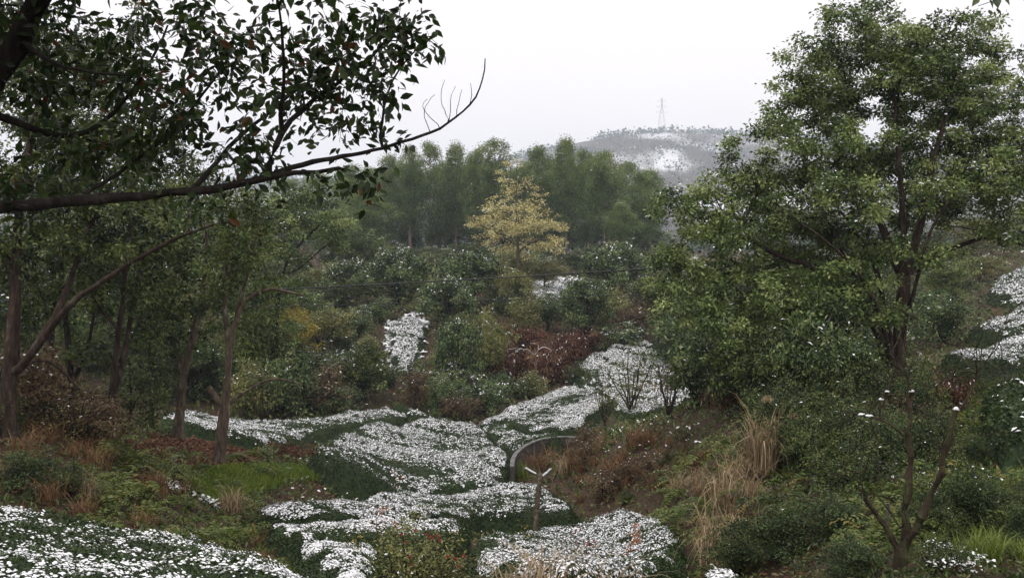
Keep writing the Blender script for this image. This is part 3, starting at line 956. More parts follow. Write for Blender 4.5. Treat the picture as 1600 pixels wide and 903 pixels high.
# ------------------------------------------------------------------ great camphor tree on the bank
cb = G(1398, 606)
DC = cb[1]
def CS(*l):
    return [P(a, b, DC + (c[0] if c else 0)) for a, b, *c in l]
camphor_blobs = [
 (1345,45,62,55),(1275,105,62,55),(1340,120,75,60,1),(1425,90,70,55,-1),(1495,75,75,60),(1560,120,50,60,1),
 (1225,165,55,50),(1215,215,45,40,-1),(1285,190,65,55,1.5),(1345,215,55,45,-1.2),(1430,165,70,55,1),(1510,165,75,65,-.5),(1575,210,55,65),
 (1265,265,70,50),(1320,300,70,50,-1.5),(1395,270,60,45,1.8),(1470,255,75,60),(1545,275,65,55,-1),(1590,310,45,45),
 (1150,268,34,34),(1115,310,45,36,-.5),(1180,310,55,42),(1075,345,42,34),(1060,390,38,36,.5),(1130,365,65,46,-1),(1210,365,65,48,1),(1290,365,70,50,1.5),
 (1095,430,62,36,-1),(1180,425,70,44),(1260,430,70,44,1.5),(1340,400,55,45,2),(1120,485,70,36,-1.5),(1210,490,70,40,-.5),(1300,490,70,44,1),
 (1240,540,70,36,-1.2),(1320,545,60,34,-1),(1160,540,70,36,-1.8),(1370,470,50,44,-1.4),(1310,450,60,44,-1.6),(1240,470,70,44,-2),(1380,390,46,36,-1.6),(1350,340,46,36,-1.8),(1450,300,46,36,-1.6),(1440,390,36,26,-1.6),(1290,585,50,26,-1.2),(1070,470,46,30,-1.5),
 (1340,265,60,44,.6),(1440,330,50,40,.8),(1400,340,44,36,1.2),(1470,390,40,26,1.2),(1060,325,40,44,-1),(1040,395,34,36,-.5),(1048,445,40,32,.5),(1150,235,34,26,.3),(1190,285,46,36,-1),(1600,240,40,60,.5),(1450,120,60,50,1.2),(1400,60,50,44,.6),
 (1590,350,40,40,-1),(1545,345,40,28),(1500,310,60,40,1.5),(1235,330,60,42,-1.5),
]
root_c, _, _ = build_tree('camphor_tree', 'great spreading camphor tree with dark forked trunk on the bank', 'tree', 31, cb, [
 (CS((1398,612),(1404,540),(1412,480),(1412,432)), .23, .19),
 (CS((1412,440),(1394,395,.2),(1368,330,.5),(1345,250,.6),(1330,180,.6),(1318,110,.4)), .15, .03),
 (CS((1412,436),(1412,350,-.3),(1405,260,-.4),(1400,170,-.2),(1392,100)), .13, .03),
 (CS((1413,430),(1432,380,-.3),(1446,310,-.6),(1458,250,-.8),(1482,170,-.8),(1500,95,-.6)), .15, .03),
 (CS((1416,432),(1440,412,.4),(1490,388,.8),(1535,370,.6),(1565,368,.2),(1605,385,-.3)), .10, .04),
 (CS((1400,600),(1384,560,.3),(1360,480,.6),(1342,430,.8),(1312,385,1),(1285,330,1),(1255,250,.8)), .15, .04),
 (CS((1370,520,.5),(1330,450,0),(1270,415,-.4),(1200,395,-.6),(1150,355,-.8),(1120,330,-.8)), .13, .04),
 (CS((1396,590),(1386,500,-.5),(1370,420,-.9),(1330,350,-1.3),(1290,300,-1.6)), .11, .03),
 (CS((1394,575),(1378,500,-1.2),(1352,440,-1.6),(1320,400,-1.9),(1270,360,-2.2),(1220,330,-2.2)), .09, .025),
 (CS((1405,520),(1428,460,-1),(1440,400,-1.4),(1462,340,-1.6),(1500,290,-1.6)), .08, .025),
 (CS((1382,560,.3),(1320,510,-.3),(1240,485,-.6),(1160,460,-.9)), .10, .03),
], camphor_blobs, DC, 0.31, 128, 0.113, 0.060, M['camphor'], M['bark_red'], fill=0.64, depth=1.1, snow=0.10, tip=0.007, seg=0.32, tmean=0.48, flare=(1.2, 0.6))

# ------------------------------------------------------------------ trees on the near left
def left_tree(label, seed, bx, by, stems, blobs, leafm, barkm, c=0.30, per=85, leaf=0.115, fill=0.5, snow=0.006, tm=0.45, D=None, cat='tree', name='camphor_tree'):
    b = G(bx, by) if D is None else at(bx, D)
    d = b[1]
    st = []
    for pts, r0, r1 in stems:
        st.append(([P(p[0], p[1], d + (p[2] if len(p) > 2 else 0)) for p in pts], r0, r1))
    st[0][0][0] = b - np.array([0, 0, 0.1])
    return build_tree(name, label, cat, seed, b, st, blobs, d, c, per, leaf, leaf * 0.5, leafm, barkm, fill, 1.2, snow, tmean=tm, tip=0.006, seg=0.3)

left_tree('thick reddish trunked tree at the frame edge with a long leaning limb', 41, 12, 690,
 [([(12,690),(14,600),(18,560),(24,440),(28,340,.3),(40,250,.4),(60,150,.6)], .19, .05),
  ([(18,590),(60,540,-.3),(110,470,-.6),(160,440,-.8),(230,395,-1),(290,365,-1),(335,350,-1)], .10, .025),
  ([(60,540,-.3),(95,480,0),(120,410,.3),(140,350,.5),(180,280,.6)], .09, .03),
  ([(20,590,0),(60,545,.6),(95,570,.8),(125,610,.9)], .04, .02),
  ([(25,430),(-20,350,.4),(-60,260,.4)], .10, .04)],
 [(30,260,80,60),(120,300,90,50,.5),(210,320,80,46,-.6),(100,370,90,46,.2),(20,380,70,50,.5),(280,340,60,36,-1),(60,160,80,60,.5),(150,210,80,55,.6),(190,390,80,38,-.5),(-60,300,80,90),(10,60,80,60,1),(60,440,70,40,1),(130,120,70,55,1.2),(230,240,60,45,.8)],
 M['camphor_dark'], M['bark_red'], c=0.27, per=85, leaf=.105, fill=0.48)
left_tree('tall leafy tree seen behind the upper limbs of the thick reddish trunk', 40, 70, 650,
 [([(70,650),(78,540),(84,420),(96,300),(110,180),(120,80)], .13, .03), ([(84,420),(140,330,.5),(190,240,.8),(230,160,1)], .07, .02), ([(96,300),(60,220,.5),(30,130,.8)], .06, .02)],
 [(110,60,80,56),(40,90,70,60,.6),(180,110,80,56,.5),(250,180,64,50,1),(120,150,80,56,-.5),(200,220,80,50),(60,200,80,56,.8),(290,250,56,40,1),(130,270,80,46),(240,280,70,40,.5),(20,300,60,50,.6),(330,285,46,32,1.2),(200,50,60,44,1)],
 M['camphor_dark'], M['bark_dark'], c=0.34, per=80, leaf=.12, fill=0.5, D=25)
left_tree('slim dark two stemmed tree behind the leaning limb', 42, 172, 692,
 [([(172,692),(176,600),(185,520),(195,430),(205,350),(212,270)], .10, .03),
  ([(176,620),(198,540,.5),(208,470,.8),(222,400,1),(250,320,1)], .09, .03),
  ([(185,520),(150,470,-.5),(120,430,-.8)], .05, .02)],
 [(200,300,70,50),(240,380,70,45,.5),(150,400,70,45,-.5),(210,460,70,40),(130,470,60,36,-.5),(180,230,60,50,.5),(270,300,50,40,1),(235,520,45,35,.5),(120,340,60,40,.5),(165,560,45,30)],
 M['camphor_dark'], M['bark_red'], c=0.30, per=85, fill=0.5)
left_tree('ivy wrapped slender tree standing in brown grass on the fern bank', 47, 118, 665,
 [([(118,668),(112,600),(104,520),(98,440),(90,350),(95,260)], .10, .03),
  ([(112,600),(135,560,.3),(150,480,.5),(140,400,.6)], .06, .02)],
 [(95,300,60,45),(140,420,60,40),(70,480,50,35),(110,540,50,30),(90,220,60,50,1),(160,340,50,40,1)],
 M['camphor_dark'], M['bark_dark'], c=0.27, per=80, leaf=.105, fill=0.5)
left_tree('straight pale trunked tree rising from leaf litter behind the forked tree', 43, 278, 688,
 [([(278,688),(281,640),(288,580),(300,530),(312,490),(318,440),(322,380),(326,320)], .165, .05),
  ([(288,585),(272,540,.4),(262,500,.8),(255,440,1),(250,380,1)], .09, .03),
  ([(312,490),(345,450,-.4),(370,410,-.8),(390,370,-.8)], .07, .03)],
 [(325,330,65,45),(280,390,65,42,.5),(340,420,60,40,-.5),(250,440,60,40,1),(300,470,55,34),(235,500,50,36,1),(260,330,60,45,1),(390,360,45,40,-.8),(290,545,40,26,.7)],
 M['camphor'], M['bark_brown'], c=0.36, per=95, leaf=.13, fill=0.55, tm=.36)
left_tree('forked pollarded tree with a sawn left stub and lime green crown', 44, 340, 724,
 [([(340,724),(345,690),(350,650),(352,635)], .175, .15),
  ([(350,640),(338,622),(325,604)], .10, .085),
  ([(352,638),(356,590),(358,540),(366,500),(378,470),(400,455,-.2),(425,448,-.4),(455,455,-.5),(475,462,-.6)], .12, .03),
  ([(358,545),(352,500,.2),(350,450,.4),(355,390,.5),(370,320,.5)], .08, .03),
  ([(356,635),(385,610,.3),(410,590,.5),(440,588,.7),(470,600,.9)], .06, .02),
  ([(366,500),(390,420,-.2),(405,350,-.3)], .06, .02)],
 [(385,345,48,45),(365,400,48,40,.3),(405,390,42,38,-.3),(345,450,45,36,.4),(400,440,40,24),(385,310,35,30),(375,500,36,28,.6),(395,545,40,36,1),(350,350,40,36,.6)],
 M['lime'], M['bark_brown'], c=0.32, per=90, leaf=.12, fill=0.55, tm=.42)
left_tree('dusky tree with long rising boughs just past the lime green crown', 45, 430, 640,
 [([(430,640),(428,580),(432,500),(440,430),(455,395),(480,370),(505,345)], .20, .05),
  ([(440,430),(470,420,.5),(500,390,.8),(530,370,1)], .09, .03),
  ([(435,470),(410,410,.5),(420,340,1)], .09, .03)],
 [(470,350,45,34),(510,335,40,30,1),(430,320,45,36,1),(450,390,45,32),(520,375,40,28,1.5),(410,380,40,34,1.5),(480,310,36,26,1.5),(400,470,40,30,2)],
 M['camphor'], M['bark_dark'], c=0.5, per=95, leaf=.19, fill=0.55, tm=.36, snow=.03)
left_tree('leafy dark tree filling the gap between the slim and the pale trunks', 48, 235, 676,
 [([(235,676),(238,610),(232,540),(240,470),(236,400)], .09, .03), ([(232,540),(262,490,.4),(285,440,.6)], .05, .02)],
 [(240,420,60,46),(215,480,56,40,.4),(275,470,50,40,-.3),(240,540,50,36),(290,520,40,30,.5),(190,430,50,40,.8),(260,370,56,40,.6),(215,590,40,34,.3),(270,590,36,30,.4)],
 M['camphor_dark'], M['bark_dark'], c=0.30, per=85, leaf=.11, fill=0.5)
left_tree('leafy tree with low boughs behind the lime green crown', 49, 392, 640,
 [([(392,640),(390,590),(396,540),(402,480)], .10, .04)],
 [(400,470,56,40),(430,520,50,36,.5),(370,520,50,36,.4),(400,570,56,34,.2),(445,450,44,36,.8),(360,460,44,36,.9),(440,580,40,30,.6)],
 M['camphor'], M['bark_dark'], c=0.42, per=85, leaf=.15, fill=0.55, tm=.38)
left_tree('young bushy tree with yellow green lower leaves in front of the forked tree thicket', 46, 205, 672,
 [([(205,676),(203,640),(206,600),(200,560)], .05, .02), ([(203,640),(225,610,.3),(235,580,.5)], .03, .015)],
 [(205,600,42,40),(235,630,34,30,.4),(180,630,30,30,.3),(210,655,40,24),(240,590,30,30,.6)],
 M['camphor_dark'], M['bark_dark'], c=0.22, per=45, leaf=.09, fill=0.5, tm=.45, name='young_tree')

# ------------------------------------------------------------------ overhanging tree at the viewer's side
DN = 5.4
nb = np.array([-3.75, 5.2, float(zt(np.array([-3.75]), np.array([5.2]))[0])])
tn = Tree(51)
def NS(*l):
    return [P(a, b, DN + (c[0] if c else 0)) for a, b, *c in l]
tn.stem([nb - np.array([0, 0, .1]), nb + np.array([.15, 0, .8])] + NS((-150,330),(-60,230),(0,105),(35,45),(75,-25),(130,-130)), .13, .055, .2)
tn.stem(NS((-150,332),(-60,331),(0,325),(120,313),(250,303),(340,296),(400,284),(430,275)), .038, .021, .12)
tn.stem(NS((430,275),(480,268,-.1),(530,263,-.1)), .016, .011, .1)
tn.stem(NS((410,282),(470,255,.1),(540,245,.2),(600,232,.3),(655,215,.35),(700,196,.4),(728,172,.45),(748,150,.45),(755,120,.45),(758,92,.45)), .018, .0035, .06, .05)
tn.stem(NS((412,282),(425,245),(435,205,.1),(470,170,.2),(520,135,.3),(570,100,.3),(610,60,.3),(640,20,.3)), .022, .006, .1)
tn.stem(NS((435,205,.1),(438,160,0),(450,110,-.1),(440,50,-.2),(430,-20,-.2)), .014, .005, .1)
tn.stem(NS((590,236,.3),(600,190,.3),(598,150,.3),(620,110,.3),(650,75,.3),(672,60,.3)), .010, .003, .08)
tn.stem(NS((300,300),(330,262,.3),(370,215,.4),(420,175,.5),(480,130,.6),(540,85,.6)), .018, .005, .1)
tn.stem(NS((0,180,.1),(50,208,.2),(100,218,.3),(140,216,.3),(190,165,.4),(240,100,.4),(262,40,.4)), .022, .006, .1)
tn.stem(NS((30,60),(70,95,-.2),(130,115,-.3),(200,118,-.4)), .016, .006, .1)
tn.stem(NS((120,313),(200,262,.3),(280,200,.4),(330,130,.4),(380,60,.4)), .014, .005, .1)
for px0, py0, l in ((705,194,((690,165),(688,140),(695,125))), (690,199,((668,180),(655,165),(668,155))), (672,207,((660,180),(666,160),(680,148))), (712,188,((716,160),(722,140))), (738,160,((737,145),(735,130))), (700,196,((705,170),(702,150),(712,135)))):
    tn.stem(NS((px0, py0, .4), *[(a, b, .4) for a, b in l]), .003, .0015, .03, .05)
near_blobs = [(600,50,70,48,.2),(530,45,65,48,.3),(650,38,34,34,.2),(565,120,62,44,.3),(490,110,70,50,.2),(605,135,40,36,.3),(425,60,65,50,.1),(350,110,70,56,.3),(430,150,60,44,.1),(310,40,60,44,.3),
 (300,190,80,50,.3),(210,110,80,60,.4),(120,60,80,50,.2),(90,150,80,56,.2),(200,220,80,50,.3),(420,225,55,40,.1),(500,180,56,42,.3),(550,195,46,40,.3),(595,205,36,34,.3),(500,280,34,28,-.1),(550,285,34,40,0),(585,295,20,26,.1),
 (345,330,26,26,0),(415,295,40,24,0),(90,250,70,46,.2),(30,300,50,50,.1),(668,68,20,12,.3),(620,90,34,26,.3),(285,315,36,18,0),(380,250,55,36,.2),(250,30,60,40,.5),(20,20,60,60,.3),
 (500,-90,120,90,-.4),(300,-120,140,110,-.6),(80,-130,140,110,-.4),(640,-70,70,50,0),(420,-300,160,120,-1),(150,-330,180,140,-1),(620,-230,110,90,-.6),(-150,60,120,140,-.3),(-170,-200,160,160,-.6)]
TN = blob_targets(near_blobs, DN, 0.075, tn.g, 0.58, 1.6, 2.0)
tn.grow(TN, 0.10, 0.0, 0.0013)
near = thing('overhanging_tree', 'dark overhanging tree with big hanging leaves crossing the top corner', 'tree', nb)
obj('trunk', tn.mesh('trunk', M['bark_dark'], nb, 0.003, 0.03), near)
g = tn.g
per = 9
ci = np.repeat(np.arange(len(TN)), per)
n = len(ci)
off = g.normal(size=(n, 3)) * 0.045
lp = TN[ci] + off
la = unit(off + np.array([0, 0, -0.045]) + g.normal(size=(n, 3)) * 0.03)
ln_ = rand_unit(n, g) * 0.9 + np.array([0, -0.3, 0.5])
L_ = 0.064 * (0.7 + 0.6 * g.random(n))
tnt = np.where(g.random(n) < 0.035, 0.97, np.clip(0.33 + 0.2 * g.normal(size=n), 0, 0.74))
d3 = np.linalg.norm(lp, axis=1)
infr = (lp[:, 0] / lp[:, 1] > -0.52) & (lp[:, 2] / lp[:, 1] < 0.255)
order = np.argsort(np.where(infr, d3 / L_, 1e9))
big = order[:300]
rest = np.setdiff1d(np.arange(n), big)
leaf_obj('foliage', leaves(lp[rest] - nb, ln_[rest], la[rest], L_[rest], L_[rest] * 0.56, tnt[rest], 'leaf'), M['near'], near, 'stuff')
lm = []
for tv in (0.15, 0.3, 0.42, 0.55, 0.66, 0.97):
    T_, F_ = TPL['leaf']
    V_ = T_ * np.array([0.56, 1, 1])
    lm.append(mesh_np('leaf', V_, F_, M['near'], tint=np.full(len(V_), tv)))
from mathutils import Matrix
def place_leaf(parent, base, p, nr, ax, L, mesh):
    nr = nr / np.linalg.norm(nr)
    ax = ax - nr * (ax @ nr); ax /= np.linalg.norm(ax)
    sd = np.cross(ax, nr)
    o = bpy.data.objects.new('leaf', mesh)
    o.parent = parent
    m = Matrix.Identity(4)
    for r in range(3):
        m[r][0], m[r][1], m[r][2], m[r][3] = float(sd[r] * L), float(ax[r] * L), float(nr[r] * L), float(p[r] - base[r])
    o.matrix_local = m
    COL.objects.link(o)
for i in big:
    k = 5 if tnt[i] > 0.9 else int(np.clip(tnt[i] / 0.15, 0, 4))
    place_leaf(near, nb, lp[i], ln_[i], la[i], L_[i], lm[k])

# leafy twig hanging into the opposite top corner
tw = Tree(52)
tb = P(1760, -260, 5.6)
tw.stem([tb] + [P(a, b, 5.6) for a, b in ((1690,-150),(1630,-60),(1585,-15),(1555,2),(1528,10))], .014, .002, .05, .04)
twig = thing('leafy_twig', 'leafy twig hanging into the top corner above the great tree', 'branch', tb)
obj('stem', tw.mesh('stem', M['bark_dark'], tb, 0.003), twig)
for a, b, dx, dz, L in ((1530,4,-.6,-.9,.085),(1545,4,.0,-1,.075),(1556,2,.1,-1,.11),(1566,0,.2,-1,.085),(1532,24,-.7,-.6,.06),(1545,22,.1,-1,.055),(1556,20,.3,-1,.06),(1590,-6,.7,-.7,.08),(1600,-14,.5,-.9,.09)):
    place_leaf(twig, tb, P(a, b - 6, 5.6 + vr.random() * .1), np.array([.3 * vr.normal(), -.8, .5 + .2 * vr.normal()]), np.array([dx, 0.1, dz]), L * .85, lm[int(vr.integers(0, 5))])

# ------------------------------------------------------------------ yellow tree
yb = at(808, 96.0)
DY = yb[1]
yblobs = [(808,262,20,7),(790,272,12,5),(800,284,28,6),(830,282,16,5),(778,282,9,4),(815,300,30,9),(785,306,22,8),(845,305,18,7),(795,325,40,11),(840,322,30,10),(760,330,22,9),(775,345,40,10),(825,345,44,11),(866,340,18,9),(745,348,22,9),(735,352,14,6),
 (800,365,48,11),(860,360,28,11),(765,370,26,8),(850,378,30,10),(880,356,8,7),(825,385,40,9),(790,388,25,8),(868,385,14,9),(835,400,20,6)]
yg = np.random.default_rng(62)
yblobs = [(a + yg.normal() * 4, b + yg.normal() * 3, c_ * (.7 + .5 * yg.random()), d_ * (.8 + .7 * yg.random()), yg.normal() * 1.2) for a, b, c_, d_ in yblobs] + [(733,352,12,6,0),(880,356,9,8,0),(868,375,14,10,0),(752,340,14,8,0)]
build_tree('yellow_tree', 'broad yellow leaved tree with layered boughs before the eucalyptus row', 'tree', 61, yb, [
 ([yb - np.array([0, 0, .2]), P(810,400,DY), P(808,360,DY), P(806,320,DY), P(808,285,DY), P(808,258,DY)], .22, .03),
 ([P(810,395,DY), P(830,374,DY-.6), P(850,370,DY-1), P(875,378,DY-1)], .13, .04),
 ([P(809,385,DY), P(780,365,DY-.5), P(750,352,DY-.8)], .12, .04),
 ([P(808,350,DY), P(840,335,DY+.5), P(860,335,DY+.6)], .1, .04),
 ([P(808,340,DY), P(780,325,DY+.5), P(762,330,DY+.6)], .1, .04),
], yblobs, DY, 0.46, 26, 0.19, 0.12, M['yellow'], M['bark_brown'], fill=0.38, depth=2.4, snow=0.03, droop=0.1, up=0.8, flat=0.5, tip=0.016, seg=0.7, tmean=0.5, k3=0.03)

# ------------------------------------------------------------------ eucalyptus row
def euc_proto(seed, H=20.0, rad=3.0, bare=0.30):
    t = Tree(seed)
    t.stem([(0, 0, -.3), (.1, 0, H * .3), (-.1, .1, H * .6), (.05, 0, H * .96)], .20, .03, .8, .08)
    g = t.g
    n = 190
    h = bare + (1 - bare) * g.random(n) ** 0.85
    prof = np.sqrt(np.clip(1 - ((h - 0.62) / 0.40) ** 2, 0.02, 1)) * np.where(h < 0.62, 0.8 + 0.2 * (h - bare) / (.62 - bare), 1)
    a = g.random(n) * 6.283
    lob = 1 + 0.25 * np.sin(2 * a + seed + h * 9)
    r = rad * 0.92 * prof ** .8 * lob * (1 + .18 * np.sin(h * 17 + seed)) * g.random(n) ** 0.5
    T = np.stack([r * np.cos(a), r * np.sin(a), h * H], 1)
    t.grow(T, 0.9, -0.1, 0.014)
    root = obj('eucalyptus', None)
    obj('trunk', t.mesh('trunk', M['bark_pale'], (0, 0, 0), 0.03), root)
    arr = cluster_leaves(T, 0.80, 62, 0.36, 0.12, g, 1.0, 0.35, 0.012, 1.1, tvar=0.22, tmean=0.5)
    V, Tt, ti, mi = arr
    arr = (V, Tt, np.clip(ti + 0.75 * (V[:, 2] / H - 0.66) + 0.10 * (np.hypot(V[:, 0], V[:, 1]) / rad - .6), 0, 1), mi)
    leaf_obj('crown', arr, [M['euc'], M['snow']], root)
    return root
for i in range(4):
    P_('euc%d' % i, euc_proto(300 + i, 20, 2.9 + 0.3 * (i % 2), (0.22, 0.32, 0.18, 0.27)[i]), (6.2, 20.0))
EUC = [  # column, top row, width px, distance, variant, label
 (608,246,56,150,0,'eucalyptus at the near end of the row, half behind overhanging leaves'),
 (640,232,52,148,1,'eucalyptus just past the tips of the overhanging leaves'),
 (672,224,56,146,2,'tall eucalyptus under the bare curved twig'),
 (712,228,50,150,3,'slim eucalyptus between the bare twig and the yellow tree'),
 (742,238,48,143,0,'low topped eucalyptus beside the yellow tree, twig side'),
 (773,222,62,146,1,'high broad eucalyptus behind the shoulder of the yellow tree'),
 (842,230,58,146,2,'eucalyptus right behind the tip of the yellow tree, hill side'),
 (884,220,60,142,3,'tallest eucalyptus of the row beside the terraced hill field'),
 (914,238,50,150,0,'eucalyptus partly hidden by the tallest one of the row'),
 (944,240,62,138,1,'full eucalyptus with yellowish top in front of the snowy hill'),
 (1002,268,62,134,2,'last eucalyptus of the row, lower and apart before the hill'),
 (972,318,56,126,3,'short young eucalyptus in front of the gap before the last one'),
]
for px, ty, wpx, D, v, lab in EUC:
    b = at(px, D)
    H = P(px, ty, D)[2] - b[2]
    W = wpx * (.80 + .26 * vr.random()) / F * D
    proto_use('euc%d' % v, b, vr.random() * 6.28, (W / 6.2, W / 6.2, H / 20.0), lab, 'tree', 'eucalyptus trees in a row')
PEND = []
for k in range(16):
    px = 560 + k * 30 + vr.normal() * 6
    D = 166 + 8 * vr.random()
    b = at(px, D)
    H = P(px, 250 + 14 * vr.random() + (abs(px - 800) > 180) * 14, D)[2] - b[2]
    proto_use('euc%d' % (k % 4), b, vr.random() * 6.28, (1.1, 1.1, H / 20), 'hazy eucalyptus in the second rank behind the front row', 'tree', 'eucalyptus trees of the rear rank')
for k in range(13):
    px = 560 + k * 37 + vr.normal() * 8
    b = at(px, 122 + 5 * vr.random()); H = P(px, 380 + 14 * vr.random(), b[1])[2] - b[2]
    PEND.append((('broad1', 'broad0', 'broad1')[k % 3], b, (.95, .95, H / 8.2)))
for k in range(15):
    px = 545 + k * 34 + vr.normal() * 7
    b = at(px, 182 + 6 * vr.random()); H = P(px, 338 + 14 * vr.random(), b[1])[2] - b[2]
    PEND.append((('broad0', 'broad1')[k % 2], b, (1.1, 1.1, H / 8.2)))
for k, (px, ty, D) in enumerate(((545,262,140),(500,275,132),(455,282,128),(575,300,128),(520,330,118),(410,300,125))):
    b = at(px, D)
    H = P(px, ty, D)[2] - b[2]
    proto_use('euc%d' % (k % 4), b, vr.random() * 6.28, (1.05, 1.05, H / 20), 'eucalyptus seen through the overhanging boughs, before the row', 'tree', 'eucalyptus behind the overhanging boughs')

# ------------------------------------------------------------------ broad background trees on the left and right
def broad_proto(seed, leafm, rad=3.2, H=8.0, snow=0.02, tmean=0.42):
    t = Tree(seed)
    g = t.g
    t.stem([(0, 0, -.2), (.1, 0, 1.5), (0, .2, 3.2), (.2, 0, H * .7)], .20, .06, .4, .08)
    for k in range(5):
        a = k * 1.3 + g.random()
        t.stem([(0.05, 0.1, 1.6 + .4 * k), (1.2 * math.cos(a), 1.2 * math.sin(a), 3 + .5 * k), (2.2 * math.cos(a), 2.2 * math.sin(a), 4.2 + .5 * k)], .09, .03, .4, .08)
    n = 170
    q = rand_unit(n, g) * (g.random(n) ** 0.42)[:, None]
    lob = 1 + 0.25 * np.sin(3 * np.arctan2(q[:, 1], q[:, 0]) + seed) + 0.15 * g.normal(size=n)
    T = q * np.array([rad, rad, H * .38]) * lob[:, None] + np.array([0, 0, H * .6])
    t.grow(T, 0.6, 0, 0.011)
    root = obj('broadleaf_tree', None)
    obj('trunk', t.mesh('trunk', M['bark_brown'], (0, 0, 0), 0.02), root)
    leaf_obj('crown', cluster_leaves(T, 0.62, 60, 0.24, 0.12, g, 0.4, 0.5, snow, 0.7, tmean=tmean), [leafm, M['snow']], root)
    return root
P_('broad0', broad_proto(320, M['camphor'], 3.2, 8, .02), (6.6, 8.0))
P_('broad1', broad_proto(321, M['camphor_dark'], 2.8, 8.5, .01), (5.8, 8.5))
P_('broad2', broad_proto(322, M['ochre'], 3.0, 7, .0, .5), (6.2, 7.0))
P_('broad3', broad_proto(323, M['shrub_olive'], 3.0, 7.5, .03), (6.2, 7.5))
for key, b, sc in PEND:
    proto_use(key, b, vr.random() * 6.28, sc, 'dim low tree in the shade behind the eucalyptus trunks', 'tree', 'dim trees behind the eucalyptus trunks')
def btree(key, px, top, wpx, D, label, group=None):
    b = at(px, D)
    H = P(px, top, D)[2] - b[2]
    W = wpx / F * D
    return proto_use(key, b, vr.random() * 6.28, (W / PROTO[key][1][0], W / PROTO[key][1][0], H / PROTO[key][1][1]), label, 'tree', group)
btree('broad2', 445, 470, 100, 66, 'golden yellow leaved tree in the thicket past the forked tree')
btree('broad1', 600, 405, 90, 108, 'dark round tree dusted white above the cable, below the first eucalyptus')
btree('broad0', 565, 355, 85, 122, 'grey green round tree standing before the first eucalyptus trunks')
btree('broad1', 955, 375, 105, 108, 'dark snow flecked tree under the hill end of the eucalyptus row')
btree('broad3', 1010, 395, 60, 112, 'pale twiggy tree at the hill end below the last eucalyptus')
btree('broad1', 730, 395, 120, 112, 'wide dark tree below the yellow tree, twig side')
btree('broad3', 800, 392, 66, 100, 'olive brown tree hiding the foot of the yellow tree')
btree('broad3', 850, 400, 70, 100, 'olive tree right below the yellow tree trunk')
btree('broad0', 667, 395, 50, 118, 'small light green tree below the eucalyptus trunks')
for k, (px, top, wpx, D) in enumerate(((20,400,140,52),(110,420,120,60),(190,400,130,66),(270,420,120,70),(350,430,120,78),(60,330,140,80),(160,330,140,85),(-60,380,150,55),(240,345,130,95),(330,360,130,100),(420,400,120,95),(500,410,110,100),(530,440,90,88),(480,455,90,78),(390,480,90,64),(310,500,90,60),(220,490,100,55))):
    btree(('broad1', 'broad0', 'broad1', 'broad3')[k % 4], px, top, wpx, D, 'shady broadleaf tree in the dark wood behind the near trunks', 'trees of the dark wood')
for k, (px, top, wpx, D) in enumerate(((1480,400,90,62),(1530,395,70,75),(1600,330,110,105),(1440,350,90,80),(1360,380,90,70),(1280,390,100,75),(1650,300,120,110),(1190,400,100,75),(1110,420,90,80),(1520,330,100,95))):
    btree(('broad0', 'broad3', 'broad0', 'broad1')[k % 4], px, top, wpx, D, 'pale broadleaf tree on the slope behind the great camphor', 'trees behind the great camphor')

# ------------------------------------------------------------------ shrubs one can point at
N_ = 'shrub'
def bush_proto(seed, leafm, snow, tmean):
    g = np.random.default_rng(seed)
    t = Tree(seed)
    t.stem([(0, 0, -.2), (0, .05, .5), (.1, 0, 1.3)], .10, .07, .2)
    for k in range(6):
        a = k * 1.05 + g.random()
        t.stem([(0, 0, .5 + .12 * k), (.8 * math.cos(a), .8 * math.sin(a), 1.5 + .25 * k), (1.4 * math.cos(a), 1.4 * math.sin(a), 2.4 + .3 * k)], .05, .015, .3, .1)
    T = []
    for k in range(16):                       # rounded boughs, each a clump of its own
        q = rand_unit(1, g)[0]; q[2] = abs(q[2]) * 1.1 - .35
        ctr = q * np.array([1.6, 1.6, 1.7]) * (.75 + .35 * g.random()) + np.array([0, 0, 2.3])
        m = rand_unit(15, g) * (g.random(15) ** .5)[:, None] * (.62 + .3 * g.random()) * np.array([1, 1, .75])
        T.append(ctr + m)
    T = np.concatenate(T)
    t.grow(T, .4, 0, .008)
    root = obj('evergreen_bush', None)
    obj('stems', t.mesh('stems', M['bark_dark'], (0, 0, 0), .02), root)
    leaf_obj('foliage', cluster_leaves(T, .34, 40, .17, .085, g, .3, .55, snow, .75, tmean=tmean, tvar=.24), [leafm, M['snow']], root)
    return root
P_('bush0', bush_proto(340, M['shrub'], .03, .38), (4.6, 4.4))
P_('bush1', bush_proto(341, M['shrub'], .045, .40), (4.6, 4.4))
P_('bush2', bush_proto(342, M['shrub_olive'], .02, .40), (4.6, 4.4))
P_('bush3', bush_proto(343, M['camphor_dark'], .015, .48), (4.6, 4.4))
